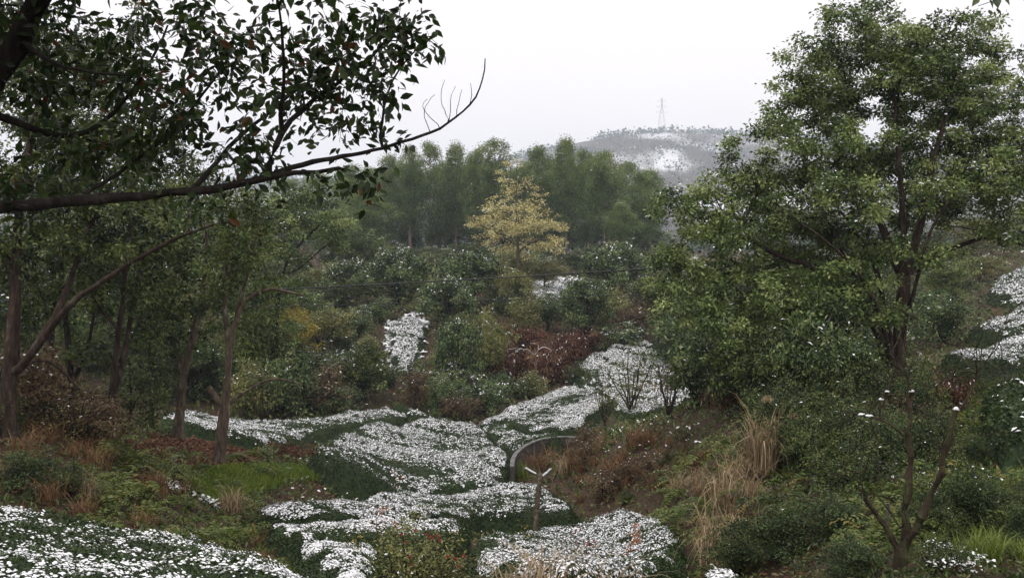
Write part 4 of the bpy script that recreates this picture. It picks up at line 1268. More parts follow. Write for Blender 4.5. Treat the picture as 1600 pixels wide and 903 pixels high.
for key, px, py, w_, h_, lab in (
 ('bush1', 622, 482, 92, 98, 'great grey green bush dusted white under the cable, below the first trunks'),
 ('bush1', 552, 490, 96, 90, 'broad grey green bush dusted white beyond the golden tree'),
 ('bush0', 740, 482, 120, 92, 'broad dark bush just under the cable below the yellow tree'),
 ('bush1', 700, 520, 92, 92, 'dark bush with white flecks beside the steep snowy plot'),
 ('bush0', 915, 540, 92, 110, 'great round dark green bush above the red bracken bank'),
 ('bush1', 958, 480, 112, 104, 'great dark bush flecked white under the last eucalyptus'),
 ('bush0', 722, 622, 84, 128, 'tall blue green bush at the heart of the slope thicket'),
 ('bush2', 762, 606, 78, 112, 'tall olive bush between the heart of the thicket and bracken'),
 ('bush3', 570, 628, 90, 92, 'dark bush with deep shade below behind the long bed crest'),
 ('bush2', 500, 560, 100, 80, 'dull olive bush between the golden tree and the steep plot'),
 ('bush3', 455, 640, 110, 96, 'deep green bush in shade under the golden tree'),
 ('bush2', 800, 490, 70, 70, 'small olive bush below the yellow tree, above the bracken'),
 ('bush0', 855, 520, 60, 56, 'small dark bush between the high snow patch and the bracken'),
 ('bush3', 1075, 560, 120, 110, 'dark bush pushing from under the camphor towards the upper plot'),
 ('brown_shrub0', 990, 528, 70, 50, 'brown scrub on the bare slope beside the rounded bush'),
 ('twiggy_shrub1', 1012, 505, 70, 60, 'thin twiggy scrub on the bare slope under the last eucalyptus'),
 ('brown_shrub2', 1000, 478, 80, 46, 'withered brown scrub high on the bare slope'),
 ('snowy_shrub1', 975, 545, 60, 36, 'small white flecked bush at the head of the upper snowy plot'),
 ('olive_shrub0', 960, 505, 60, 46, 'olive scrub between the great round bush and the bare slope'),
 ('bush0', 1020, 500, 90, 70, 'green bush on the slope above the upper snowy plot'),
 ('bush0', 1130, 645, 130, 130, 'leafy dark bush on the bank between pampas and gully'),
 ('bush3', 1225, 655, 140, 150, 'big leafy bush on the bank under the camphor boughs'),
 ('bush0', 1310, 660, 130, 140, 'big leafy bush pressed against the camphor foot'),
 ('bush3', 400, 640, 90, 100, 'shaded bush behind the forked pollarded tree'),
 ('bush0', 300, 625, 110, 100, 'shaded bush behind the straight pale trunk'),
):
    plant(key, px, py, w_ * 1.08, h_ * 1.15, lab, N_)
for key, px, py, w_, h_, lab in (
 ('snowy_shrub0', 565, 625, 80, 90, 'dark bush with a white snowy top beside the far tea bed'),
 ('evergreen_shrub0', 715, 605, 66, 115, 'tall dark green bush in the middle of the slope thicket'),
 ('olive_shrub0', 757, 590, 66, 105, 'olive brown bush beside the tall dark bush on the slope'),
 ('evergreen_shrub1', 688, 650, 56, 62, 'bright green bush below the tall dark bush'),
 ('snowy_shrub1', 758, 648, 70, 62, 'round green bush dusted white at the foot of the sloping bed'),
 ('brown_shrub0', 650, 640, 50, 70, 'reddish brown bush below the steep snowy plot'),
 ('brown_shrub1', 715, 655, 60, 40, 'low rusty bush behind the central tea bed'),
 ('evergreen_shrub2', 700, 505, 76, 85, 'big dark snow flecked bush above the steep snowy plot'),
 ('evergreen_shrub0', 915, 530, 76, 92, 'rounded dark green bush just above the red bracken'),
 ('olive_shrub1', 790, 480, 66, 70, 'dull olive bush below the yellow tree'),
 ('snowy_shrub2', 625, 480, 76, 88, 'grey bush heavily dusted with snow under the cable'),
 ('olive_shrub2', 820, 520, 70, 60, 'yellowish bush above the bleached dead branch'),
 ('snowy_shrub0', 862, 500, 60, 50, 'small white flecked bush between snow patches on the slope'),
 ('evergreen_shrub1', 530, 650, 70, 46, 'low green bush against the far edge of the long bed'),
 ('brown_shrub2', 500, 645, 90, 80, 'brown twiggy bush in the shade behind the long bed'),
 ('evergreen_shrub2', 440, 652, 90, 100, 'green bush under the golden tree behind the long bed'),
 ('olive_shrub0', 390, 655, 80, 90, 'dim olive bush behind the trunk of the forked tree'),
 ('dark_shrub1', 905, 600, 46, 36, 'snowy edged little bush at the corner of the upper plot'),
 ('twiggy_shrub0', 985, 650, 110, 120, 'sparse twiggy bush before the upper snowy plot'),
 ('twiggy_shrub1', 1045, 655, 90, 110, 'thin leafless looking bush beside the upper snowy plot'),
 ('twiggy_shrub0', 945, 665, 60, 90, 'slender open bush at the near corner of the upper plot'),
):
    plant(key, px, py, w_, h_, lab, N_)
for key, px, py, w_, h_, lab in (
 ('bracken0', 800, 610, 80, 80, 'red brown bracken bank left of the bleached branch'),
 ('bracken1', 845, 600, 80, 60, 'red brown bracken directly under the bleached branch'),
 ('bracken0', 880, 565, 80, 50, 'red brown bracken spreading behind the bleached branch'),
 ('bracken1', 920, 545, 60, 34, 'red brown bracken at the upper end below the rounded bush'),
 ('bracken0', 825, 545, 70, 44, 'red brown bracken above the bleached branch'),
 ('bracken1', 860, 585, 70, 60, 'red brown bracken at the crest of the sloping bed'),
 ('bracken0', 895, 558, 70, 50, 'red brown bracken between the crest and the rounded bush'),
 ('bracken1', 778, 580, 46, 50, 'dim red brown bracken beside the olive bush'),
 ('bracken0', 1150, 640, 90, 50, 'rusty bracken in deep shade behind the tall pampas tuft'),
 ('bracken1', 1475, 640, 80, 70, 'rusty red bracken behind the snow capped limb'),
 ('bracken0', 455, 722, 70, 36, 'dark dead bracken pile at the flank of the broad bed'),
 ('bracken1', 510, 740, 60, 30, 'low dead bracken strip between grass and the broad bed'),
):
    plant(key, px, py, w_, h_, lab, 'bracken')
plant('olive_shrub1', 806, 432, 60, 50, 'olive bush right in front of the yellow tree foot', N_)
plant('snowy_shrub1', 835, 436, 54, 44, 'snow dusted bush under the hill side boughs of the yellow tree', N_)
# bank below the great camphor: tall dark bushes
for key, px, py, w_, h_, lab in (
 ('evergreen_shrub0', 1090, 640, 130, 150, 'tall dark bush at the gully end of the camphor bank'),
 ('dark_shrub1', 1170, 650, 140, 170, 'dark leafy bush on the bank behind the pampas plumes'),
 ('evergreen_shrub2', 1255, 660, 140, 190, 'high dark bush on the bank beside the camphor foot'),
 ('dark_shrub1', 1330, 665, 120, 150, 'shaded bush right at the foot of the great camphor'),
 ('evergreen_shrub1', 1060, 575, 100, 90, 'green bush crowding the upper snowy plot from the bank'),
 ('evergreen_shrub2', 1120, 560, 120, 110, 'green bush with snow flecks under the low camphor boughs'),
 ('snowy_shrub1', 1050, 490, 90, 70, 'pale snow flecked bush below the lowest camphor bough'),
 ('dark_shrub1', 1290, 740, 110, 90, 'dark bush in the hollow below the camphor bank'),
 ('dark_shrub0', 1230, 720, 120, 110, 'gloomy bush behind the tall dry pampas'),
 ('dark_shrub0', 1370, 740, 100, 100, 'gloomy bush behind the forked near trunk'),
 ('dark_shrub0', 1215, 880, 150, 110, 'glossy dark bush at the bottom, foot of the pampas bank'),
 ('dark_shrub0', 1305, 835, 130, 70, 'low glossy bush before bare earth on the bank'),
 ('dark_shrub1', 1150, 900, 110, 90, 'dark bush above the small white tea top'),
 ('dark_shrub0', 1335, 900, 130, 70, 'dark low bush left of the forked near trunk'),
 ('dark_shrub0', 1560, 815, 75, 62, 'round dark bush on the mossy slope'),
 ('dark_shrub0', 1525, 730, 60, 60, 'small dark bush above the round one on the mossy slope'),
 ('dark_shrub0', 1590, 735, 70, 60, 'dark bush at the frame edge on the mossy slope'),
 ('dark_shrub1', 1470, 890, 90, 60, 'low dark bush right of the forked near trunk'),
 ('dark_shrub1', 1510, 620, 70, 60, 'dark bush beside the dark terrace hedge'),
 ('dark_shrub0', 40, 770, 110, 80, 'dark green bush at the frame edge above the corner tea bed'),
 ('dark_shrub1', 110, 775, 90, 60, 'leafy dark bush in the brown grass above the corner tea bed'),
 ('dark_shrub0', 70, 665, 70, 50, 'rounded bush behind the thick reddish trunk'),
 ('evergreen_shrub0', 600, 420, 60, 40, 'dim bush under the grey green round tree'),
):
    plant(key, px, py, w_, h_, lab, N_)

# thicket fillers
beds_px_ok = []
def free(x, y, m=0.4):
    a, b = np.array([x]), np.array([y])
    for pl in BEDS:
        if inpoly(a, b, pl)[0] or polydist(a, b, pl)[0] < m: return False
    return True
def fill(n, box, kinds, Dr, hw, seed, zone, m=0.9, snow_free=True):
    q = np.random.default_rng(seed)
    k = 0; tries = 0
    while k < n and tries < n * 12:
        tries += 1
        px = box[0] + q.random() * (box[2] - box[0]); py = box[1] + q.random() * (box[3] - box[1])
        b = G(px, py)
        if not (Dr[0] < b[1] < Dr[1]): continue
        if not free(b[0], b[1], m): continue
        if 768 < px < 938 and 505 < py < 612: continue          # the bracken bank
        if snow_free and any(inpoly(np.array([b[0]]), np.array([b[1]]), s)[0] for s in SNOWS): continue
        kd = kinds[int(q.integers(0, len(kinds)))]
        key = kd + str(int(q.integers(0, 3 if kd + '2' in PROTO else 2)))
        W = hw[0] + (hw[1] - hw[0]) * q.random()
        H = W * (0.6 + 0.5 * q.random())
        adj = {'evergreen_shrub': 'dark green shrub', 'snowy_shrub': 'snow dusted shrub', 'olive_shrub': 'olive tinted shrub', 'brown_shrub': 'brown withered shrub', 'dark_shrub': 'dark glossy shrub', 'twiggy_shrub': 'thin twiggy shrub', 'bracken': 'red brown bracken'}[kd]
        PS = PROTO[key][1]
        proto_use(key, b - np.array([0, 0, .05]), q.random() * 6.28, (W / PS[0], W / PS[0], H / PS[1]), adj + ' ' + zone, 'shrub', adj + 's ' + zone)
        k += 1
fill(95, (470, 405, 1060, 640), ['evergreen_shrub', 'snowy_shrub', 'olive_shrub', 'brown_shrub', 'evergreen_shrub', 'snowy_shrub'], (58, 150), (1.4, 2.8), 1, 'packed in the thicket on the slope below the eucalyptus row')
fill(45, (-60, 440, 480, 650), ['evergreen_shrub', 'olive_shrub', 'brown_shrub', 'evergreen_shrub'], (46, 120), (2.5, 5.0), 2, 'packed in the dark wood beyond the long tea bed')
fill(34, (1040, 400, 1490, 600), ['evergreen_shrub', 'olive_shrub', 'dark_shrub', 'snowy_shrub'], (36, 120), (2.0, 4.0), 3, 'growing on the slope behind the great camphor')
fill(22, (1180, 640, 1480, 780), ['dark_shrub', 'twiggy_shrub', 'dark_shrub'], (14, 34), (1.0, 2.0), 4, 'packed in the shaded hollow under the great camphor')
fill(20, (920, 680, 1180, 800), ['twiggy_shrub', 'brown_shrub', 'dark_shrub'], (17, 40), (0.5, 1.0), 5, 'growing on the bank above the gully')
fill(12, (1440, 580, 1640, 860), ['dark_shrub', 'twiggy_shrub'], (12, 40), (0.5, 1.0), 6, 'growing on the mossy slope at the frame edge')
fill(12, (-40, 640, 260, 700), ['dark_shrub', 'brown_shrub', 'twiggy_shrub'], (18, 45), (1.2, 2.2), 7, 'growing among the trunks on the near bank')

# ------------------------------------------------------------------ ferns and grasses
for key, px, py, w_, h_, lab, cat in (
 ('tuft0', 362, 806, 96, 74, 'pale dry straw tuft bent over beside the short tea hedge', 'grass tuft'),
 ('tuft0', 1188, 752, 160, 190, 'tall dry pampas tuft standing on the bank', 'grass tuft'),
 ('tuft1', 1140, 812, 170, 150, 'drooping dry pampas tuft below the tall one', 'grass tuft'),
 ('tuft1', 1120, 880, 170, 150, 'lowest dry pampas tuft at the foot of the bank', 'grass tuft'),
 ('tuft0', 1155, 778, 120, 120, 'withered pampas tuft between the tall and the drooping ones', 'grass tuft'),
 ('rust0', 905, 735, 90, 70, 'rusty grass tuft at the end of the curved wall', 'grass tuft'),
 ('rust1', 960, 745, 100, 56, 'rusty grass tuft on the gully bank past the wall end', 'grass tuft'),
 ('rust0', 1000, 700, 90, 60, 'rusty grass tuft on top of the gully bank', 'grass tuft'),
 ('tuft1', 890, 705, 60, 36, 'pale bent grass tuft hanging over the curved wall', 'grass tuft'),
 ('rust0', 835, 738, 70, 52, 'rusty grass tuft inside the curve of the wall', 'grass tuft'),
 ('rust1', 866, 732, 90, 56, 'rusty grass tuft inside the curved wall near its far end', 'grass tuft'),
 ('green0', 815, 748, 56, 40, 'green grass tuft inside the curved wall at its near end', 'grass tuft'),
 ('tuft1', 885, 742, 80, 56, 'pale straw tuft inside the curve of the wall', 'grass tuft'),
 ('rust1', 80, 690, 130, 60, 'brown grass tuft at the foot of the thick reddish trunk', 'grass tuft'),
 ('rust0', 40, 710, 100, 60, 'brown grass tuft at the frame edge on the near bank', 'grass tuft'),
 ('rust1', 150, 735, 110, 70, 'brown grass tuft below the slim dark trunk', 'grass tuft'),
 ('tuft0', 140, 785, 70, 80, 'upright straw tuft behind the corner tea bed', 'grass tuft'),
 ('rust1', 225, 825, 110, 50, 'flattened brown grass tuft at the corner tea bed edge', 'grass tuft'),
 ('rust0', 130, 805, 80, 50, 'small brown grass tuft touching the corner tea bed', 'grass tuft'),
):
    plant(key, px, py, w_, h_, lab, cat)
def scatter_small(n, box, keys, sz, seed, label, cat, group, Dr=(7, 60), m=0.15):
    q = np.random.default_rng(seed)
    k = 0; tr = 0
    while k < n and tr < n * 15:
        tr += 1
        b = G(box[0] + q.random() * (box[2] - box[0]), box[1] + q.random() * (box[3] - box[1]))
        if not (Dr[0] < b[1] < Dr[1]) or not free(b[0], b[1], m): continue
        key = keys[int(q.integers(0, len(keys)))]
        s = sz[0] + (sz[1] - sz[0]) * q.random()
        proto_use(key, b - np.array([0, 0, .03]), q.random() * 6.28, (s, s, s * (.8 + .5 * q.random())), label, cat, group)
        k += 1
scatter_small(55, (120, 715, 420, 850), ['fern0', 'fern1', 'fern2'], (0.5, 1.0), 21, 'green fern on the near bank above the corner tea bed', 'fern', 'ferns on the near bank')
scatter_small(26, (1050, 690, 1180, 860), ['fern0', 'fern2'], (0.7, 1.2), 22, 'yellow green fern on the pampas bank', 'fern', 'ferns on the pampas bank')
scatter_small(30, (1200, 660, 1460, 900), ['fern1', 'fern2', 'fern0'], (0.5, 0.9), 23, 'shaded fern in the hollow round the forked near trunk', 'fern', 'ferns in the hollow')
scatter_small(40, (0, 660, 330, 790), ['rust0', 'rust1', 'rust1'], (0.5, 1.0), 24, 'brown grass tuft on the trunk strewn near bank', 'grass tuft', 'brown tufts on the near bank')
scatter_small(36, (880, 670, 1110, 790), ['rust0', 'rust1'], (0.6, 1.1), 25, 'rusty grass tuft covering the gully bank', 'grass tuft', 'rusty tufts on the gully bank')
scatter_small(24, (1060, 740, 1200, 880), ['rust0', 'tuft1', 'rust1'], (0.6, 1.0), 26, 'withered grass tuft on the pampas bank', 'grass tuft', 'withered tufts on the pampas bank')
scatter_small(30, (400, 820, 560, 900), ['rust1', 'green0', 'rust0', 'fern0'], (0.35, 0.7), 27, 'mixed low tuft along the corner tea bed edge', 'grass tuft', 'tufts along the corner bed edge', (8, 30))
scatter_small(30, (1440, 640, 1620, 880), ['green0', 'fern1', 'green0'], (0.5, 0.9), 28, 'green tuft on the mossy slope at the frame edge', 'grass tuft', 'green tufts on the mossy slope')

# tall plumed stalks rising from the pampas tuft
pb = G(1185, 745)
g = np.random.default_rng(71)
pr = thing('pampas_stalk', 'plumed pampas stalks rising above the tall dry tuft', 'grass', pb)
st = Tree(71)
for pts in (((1186,742),(1190,690),(1192,640),(1196,620),(1205,625)), ((1190,742),(1210,690),(1228,655),(1238,648),(1243,655))):
    q = [P(a, b, pb[1]) for a, b in pts]
    t_ = Tree(72 + len(pts)); t_.stem(q, .006, .003, .1, .02)
    obj('stalk', t_.mesh('stalk', M['straw'], pb), pr)
    e = q[-2] - pb
    m_ = 60
    ps = e + g.normal(size=(m_, 3)) * .03 + np.linspace(-.08, .10, m_)[:, None] * np.array([.7, 0, .2])
    leaf_obj('plume', leaves(ps, rand_unit(m_, g), np.tile([.5, 0, -1.0], (m_, 1)) + g.normal(size=(m_, 3)) * .3, .12, .012, np.full(m_, .8)), M['straw'], pr)

# ------------------------------------------------------------------ forked snow capped near tree
fb = at(1404, 11.0)
fb[2] = min(fb[2], P(1404, 905, 11)[2])
ft = Tree(81)
DF = 11.0
def FS(*l): return [P(a, b, DF + (c[0] if c else 0)) for a, b, *c in l]
ft.stem([fb - np.array([0, 0, .1])] + FS((1405,900),(1408,868)), .10, .095, .1)
ft.stem(FS((1408,868),(1416,830),(1416,770),(1424,700,.1),(1420,655,.1),(1424,612,.1)), .050, .030, .1, .16)
ft.stem(FS((1409,866),(1436,815,-.1),(1462,765,-.15),(1476,710,-.2),(1490,670,-.2),(1494,640,-.2)), .054, .032, .1, .16)
ft.stem(FS((1406,866),(1392,838,.1),(1374,808,.2),(1352,780,.2)), .045, .025, .1, .06)
ft.stem(FS((1494,648,-.2),(1508,632,-.2),(1520,605,-.2),(1530,575,-.1),(1534,545,0)), .018, .007, .1, .05)
ft.stem(FS((1424,618,.1),(1432,598,.1),(1445,575,.1),(1448,540,.1)), .012, .003, .1, .06)
ft.stem(FS((1424,616,.1),(1418,590,.1),(1405,560,.1),(1402,530,.1)), .012, .003, .1, .06)
ft.stem(FS((1422,690,.1),(1400,660,.2),(1370,652,.3),(1345,650,.4),(1315,640,.5)), .022, .009, .1, .08)
ft.stem(FS((1370,652,.3),(1378,620,.3),(1392,600,.3),(1396,585,.3)), .018, .008, .1, .08)
ft.stem(FS((1352,780,.2),(1340,750,.2),(1345,720,.2)), .012, .003, .1, .08)
ft.er = [r_ * (1 + .16 * float(ft.g.normal())) for r_ in ft.er]
for k in range(95):
    A = np.array(ft.pos); j = int(ft.g.integers(12, len(A)))
    e = A[j] + ft.g.normal(size=3) * .28 + np.array([0, 0, .22])
    ft.stem([A[j], (A[j] + e) / 2 + ft.g.normal(size=3) * .04, e], .008, .003, .08, .08)
fr = thing('pollarded_tree', 'mossy forked near tree with sawn snow capped limbs and no leaves', 'tree', fb)
obj('trunk', ft.mesh('trunk', M['bark_moss'], fb, .006, .02), fr)
def snow_lump(parent, base, p, r, seed, el=(1, 1, .5)):
    g = np.random.default_rng(seed)
    nu, nv = 10, 6
    V = []
    for i in range(nv + 1):
        ph = math.pi * i / nv
        for j in range(nu):
            t = 2 * math.pi * j / nu
            k = r * (1 + .22 * g.normal() * math.sin(ph))
            V.append((k * el[0] * math.sin(ph) * math.cos(t), k * el[1] * math.sin(ph) * math.sin(t), k * el[2] * math.cos(ph)))
    V = np.array(V) + (p - base)
    Q = np.array([(i * nu + j, i * nu + (j + 1) % nu, (i + 1) * nu + (j + 1) % nu, (i + 1) * nu + j) for i in range(nv) for j in range(nu)])
    return obj('snow_cap', mesh_np('snow_cap', V, Q, M['snow'], smooth=True), parent)
for i, (a, b, dd, r, el) in enumerate(((1424,609,.1,.055,(1,1,.8)),(1493,633,-.2,.055,(1,1,1.0)),(1502,646,-.25,.05,(1.1,1,.7)),(1365,650,.3,.06,(1.4,1,.5)),(1351,647,.4,.06,(1.4,1,.5)),(1372,624,.3,.05,(1.2,1,.6)),(1385,605,.3,.04,(1.2,1,.6)),(1429,665,.03,.03,(1,1,.8)))):
    fp_ = np.array(ft.pos); q_ = fp_[int(np.argmin(np.linalg.norm(fp_ - P(a, b, DF + dd), axis=1)))]
    snow_lump(fr, fb, q_ + np.array([0, 0, ft.er[0] * 0 + r * .10]), r * .5, 90 + i, el)
# weathered stake beside it
def post(name, label, cat, base, top, r, m, seed, group=None):
    root = thing(name, label, cat, base, group)
    t = Tree(seed); t.stem([base - np.array([0, 0, .15]), (base + top) / 2, top], r, r * .85, .06, .08)
    obj('shaft', t.mesh('shaft', m, base, .001, .002), root)
    c = top - base
    an = np.arange(8) * 2 * math.pi / 8
    V = np.concatenate([[c + np.array([0, 0, .012])], c + np.stack([r * .86 * np.cos(an), r * .86 * np.sin(an), np.zeros(8)], 1)])
    obj('cut_face', mesh_np('cut_face', V, np.array([(0, 1 + i, 1 + (i + 1) % 8) for i in range(8)]), m), root)
    return root
sb = G(1388, 838)
post('stake', 'short weathered grey stake behind the forked near trunk', 'stake', sb, P(1387, 786, sb[1]), .03, M['stake'], 83)

# pollarded stump with two snow laden arms among the tea beds
D = 23.5
pb = P(836, 812, D)
t = Tree(84)
t.stem([pb - np.array([0, 0, .9]), P(838,800,D), P(841,770,D), P(843,752,D), P(845,738,D)], .068, .055, .05, .05)
t.stem([P(844,745,D), P(835,740,D), P(821,732,D-.1)], .03, .022, .05, .05)
t.stem([P(845,745,D), P(850,744,D), P(857,737,D-.1), P(862,732,D-.15)], .032, .03, .05, .05)
t.stem([P(845,740,D), P(842,728,D+.1), P(836,718,D+.1)], .012, .006, .05, .05)
stump = thing('stump', 'cut brown stump with two snowy arms between tea beds', 'stump', pb)
obj('trunk', t.mesh('trunk', M['bark_brown'], pb, .004, .01), stump)
def snow_strip(parent, base, a, b, r, seed):
    t = Tree(seed); t.stem([a, (a + b) / 2, b], r, r * .8, .03, .1)
    return obj('snow_cap', t.mesh('snow_cap', M['snow'], base, .002, .005), parent)
up = np.array([0, -.03, .028])
snow_strip(stump, pb, P(821,732,D-.1) + up, P(837,741,D) + up, .026, 85)
snow_strip(stump, pb, P(849,744,D) + up, P(861,733,D-.15) + up, .028, 86)

# ------------------------------------------------------------------ curved concrete wall
top_px = [(800,728),(801,716),(806,707),(815,699),(828,691),(845,685),(865,682),(885,681),(905,683)]
cwD = [33.0,34.2,35.3,36.4,37.4,38.2,38.6,38.7,38.5]
T0 = np.array([P(a, b, d) for (a, b), d in zip(top_px, cwD)])
tt = np.linspace(0, len(T0) - 1, 40)
W0 = np.stack([np.interp(tt, np.arange(len(T0)), T0[:, k]) for k in range(3)], 1)
for _ in range(6): W0[1:-1] = (W0[:-2] + 2 * W0[1:-1] + W0[2:]) / 4
tg = unit(np.gradient(W0, axis=0)); nrm = np.stack([-tg[:, 1], tg[:, 0], np.zeros(len(tg))], 1)
wb = W0[0] - np.array([0, 0, 1.5])
wall = thing('curved_wall', 'curved grey concrete retaining wall beside the gully', 'wall', wb)
def wall_mesh(name, a, b, z0, z1, m):
    A = W0 + nrm * a; B = W0 + nrm * b
    up = np.array([0, 0, 1.0])
    ring = np.stack([A + up * z0, B + up * z0, B + up * z1, A + up * z1], 1) - wb
    V = ring.reshape(-1, 3); n = len(W0)
    Q = [(i * 4 + k, i * 4 + (k + 1) % 4, (i + 1) * 4 + (k + 1) % 4, (i + 1) * 4 + k) for i in range(n - 1) for k in range(4)]
    Q += [(0, 1, 2, 3), ((n - 1) * 4 + 3, (n - 1) * 4 + 2, (n - 1) * 4 + 1, (n - 1) * 4)]
    return obj(name, mesh_np(name, V, np.array(Q), m), wall)
wall_mesh('wall_body', -.06, .06, -2.6, -.05, M['concrete'])
wall_mesh('coping', -.075, .075, -.047, 0, M['concrete_top'])

# ------------------------------------------------------------------ overhead cables
def cable(label, pts, r):
    t = Tree(400 + int(r * 1e4)); q = np.array([P(*p) for p in pts]); b = q[0]
    k = np.linspace(0, len(q) - 1, 120)
    # smooth hanging line through the points
    c = np.stack([np.polyval(np.polyfit(np.arange(len(q)), q[:, i], 2), k) for i in range(3)], 1)
    root = thing('overhead_cable', label, 'cable', b)
    t.pos = list(c); t.par = list(range(-1, len(c) - 1)); t.er = [r] * len(c)
    obj('wire', t.mesh('wire', M['cable'], b, .001, .002), root)
cable('thick black cable strung across the valley below the yellow tree', [(-300,478,40),(40,470,39),(380,456,38),(640,441,37),(900,426,36),(1210,404,35),(1500,384,34)], .025)
cable('thin grey wire hanging under the thick black cable', [(-300,486,44),(100,484,43),(450,477,42),(700,472,41),(950,461,40),(1200,446,39),(1500,425,38)], .013)

# ------------------------------------------------------------------ bleached dead branch on the bracken
db = G(838, 590) + np.array([0, -1.0, 0])
t = Tree(88); D = db[1] - 1.5
t.stem([db, P(838,566,D-.5), P(836,555,D-.8), P(830,548,D-.8), P(815,544,D-.8), P(795,545,D-.8)], .05, .025, .2, .16)
t.stem([P(836,555,D-.8), P(845,543,D-.8), P(838,534,D-.8), P(828,536,D-.8)], .035, .015, .2, .16)
t.stem([P(815,544,D-.8), P(800,552,D-.9), P(790,560,D-.9)], .03, .015, .2, .1)
t.stem([P(840,545,D-.8), P(856,540,D-.8), P(862,548,D-.8)], .04, .02, .2, .1)
dr = thing('dead_branch', 'bleached white dead branch lying on red brown bracken', 'branch', db)
obj('wood', t.mesh('wood', M['dead_wood'], db, .001, .004), dr)

# ------------------------------------------------------------------ crumpled plastic on the grass
def crumple(name, label, px, py, r, m, seed):
    b = G(px, py)
    g = np.random.default_rng(seed)
    n = 9
    gx, gy = np.meshgrid(np.linspace(-1, 1, n), np.linspace(-1, 1, n))
    z = .25 + .35 * g.random(gx.shape)
    V = np.stack([gx.ravel() * r * (1 + .2 * g.normal(size=n * n)), gy.ravel() * r * .8, z.ravel() * r], 1)
    Q = np.array([(i * n + j, i * n + j + 1, (i + 1) * n + j + 1, (i + 1) * n + j) for i in range(n - 1) for j in range(n - 1)])
    o = obj(name, mesh_np(name, V, Q, m), None, tuple(float(v) for v in b + np.array([0, 0, .03])))
    tag(o, label, 'litter')
crumple('plastic_wrapper', 'crumpled blue plastic wrapper on the green grass', 440, 731, .10, M['plastic_blue'], 1)
crumple('plastic_bag', 'crumpled white plastic bag scrap beside the blue wrapper', 447, 735, .11, M['plastic_white'], 2)

# ------------------------------------------------------------------ foreground shrub with red flowers, stalks, tall weed
rb = at(655, 12.6)
rs = shrub_proto('flowering_shrub', 190, M['shrub_olive'], M['bark_dark'], .72, 1.2, 26, 230, .055, .03, .15, .1, .35, 12, .13)
rs.location = tuple(float(v) for v in rb)
tag(rs, 'foreground shrub with small red flowers below the tea hedges', 'shrub')
g = np.random.default_rng(191)
for k, (a, b) in enumerate(((628,834),(635,846),(640,868),(643,882),(641,893),(668,832),(676,838),(684,836),(688,842),(700,870),(712,872),(724,868),(718,884),(669,840),(650,828))):
    p = P(a, b, 12.6 - .55) - rb
    m_ = 7
    leaf_obj('flower', leaves(np.tile(p, (m_, 1)) + g.normal(size=(m_, 3)) * .008, rand_unit(m_, g) + np.array([0, -1, .6]), rand_unit(m_, g), .026, .022, g.random(m_)), M['red'], rs)
def weed(label, base_px, D, top_px, leafm, n, r, seed, name='weed'):
    b = at(base_px, D)
    t = Tree(seed)
    q = P(top_px[0], top_px[1], D)
    t.stem([b, b * .6 + q * .4 + np.array([.03, 0, 0]), q], .006, .002, .06, .08)
    t2 = t.g
    for k in range(7):
        A = np.array(t.pos); j = int(len(A) * (.45 + .5 * t2.random()))
        j = min(j, len(A) - 1)
        e = A[j] + np.array([t2.normal() * .10, t2.normal() * .08, .08 + .1 * t2.random()])
        t.stem([A[j], e], .002, .001, .04)
    A = np.array(t.pos)
    sel = t2.integers(int(len(A) * .45), len(A), n)
    root = thing(name, label, 'plant', b)
    obj('stem', t.mesh('stem', M['bark_red'], b, .004), root)
    leaf_obj('leaves', leaves(A[sel] + t2.normal(size=(n, 3)) * .03 - b, rand_unit(n, t2) + np.array([0, 0, .5]), rand_unit(n, t2) - np.array([0, 0, .5]), r, r * .4, t2.random(n)), leafm, root)
for i, (bx, D, w_, h_, lab) in enumerate(((880,11.2,1.8,1.5,'low arching straw tuft at the bottom edge between the flowered shrub and rounded bed'),(830,10.8,1.6,1.25,'sprawling straw tuft at the bottom edge beside the flowered shrub'),(940,11.4,1.5,1.2,'short straw tuft at the bottom edge below the rounded bed'))):
    proto_use('tuft1', at(bx, D), i * 1.7, (w_, w_, h_ * 1.4), lab, 'grass tuft')
weed('tall thin weed with orange leaves over the broad tea bed', 612, 13.5, (616, 712), M['orange'], 34, .05, 201)
weed('orange leaved weed left of the red flowered shrub', 588, 12.8, (586, 775), M['orange'], 40, .05, 202)
weed('yellow leaved thin weed beside the red flowered shrub', 555, 11.8, (553, 842), M['ochre'], 26, .06, 203)
weed('reddish weed standing among straw in the foreground', 975, 12.2, (985, 850), M['orange'], 60, .06, 204)
weed('red leaved weed at the bottom before the rounded tea bed', 905, 12.0, (910, 860), M['red'], 22, .05, 205)
weed('yellow weed before the stump at the bottom', 822, 12.4, (822, 820), M['ochre'], 30, .05, 206)
for i, (bx, D, h_, lab) in enumerate(((850,11.6,1.35,'arching straw tuft at the bottom centre before the tea beds'),(905,11.8,1.2,'smaller straw tuft at the bottom beside the arching one'),(790,11.8,1.1,'thin straw tuft at the bottom next to the flowered shrub'))):
    b = at(bx, D)
    proto_use('tuft1', b, i * 2.0, (1.0, 1.0, h_ * 1.5), lab, 'grass tuft')
for i, (bx, D, tx, ty, lab) in enumerate(((712,12.2,700,780,'lone bent straw stalk rising over the red flowered shrub'),(714,12.0,718,792,'lone upright straw stalk over the red flowered shrub'),(868,22.5,872,730,'thin straw stalk by the stump'))):
    b = at(bx, D); q = P(tx, ty, D)
    t = Tree(210 + i); t.stem([b, b * .5 + q * .5 + np.array([.03, 0, .02]), q], .006, .002, .08, .05)
    o = obj('straw_stalk', t.mesh('straw_stalk', M['straw'], b), None, tuple(float(v) for v in b)); tag(o, lab, 'grass')

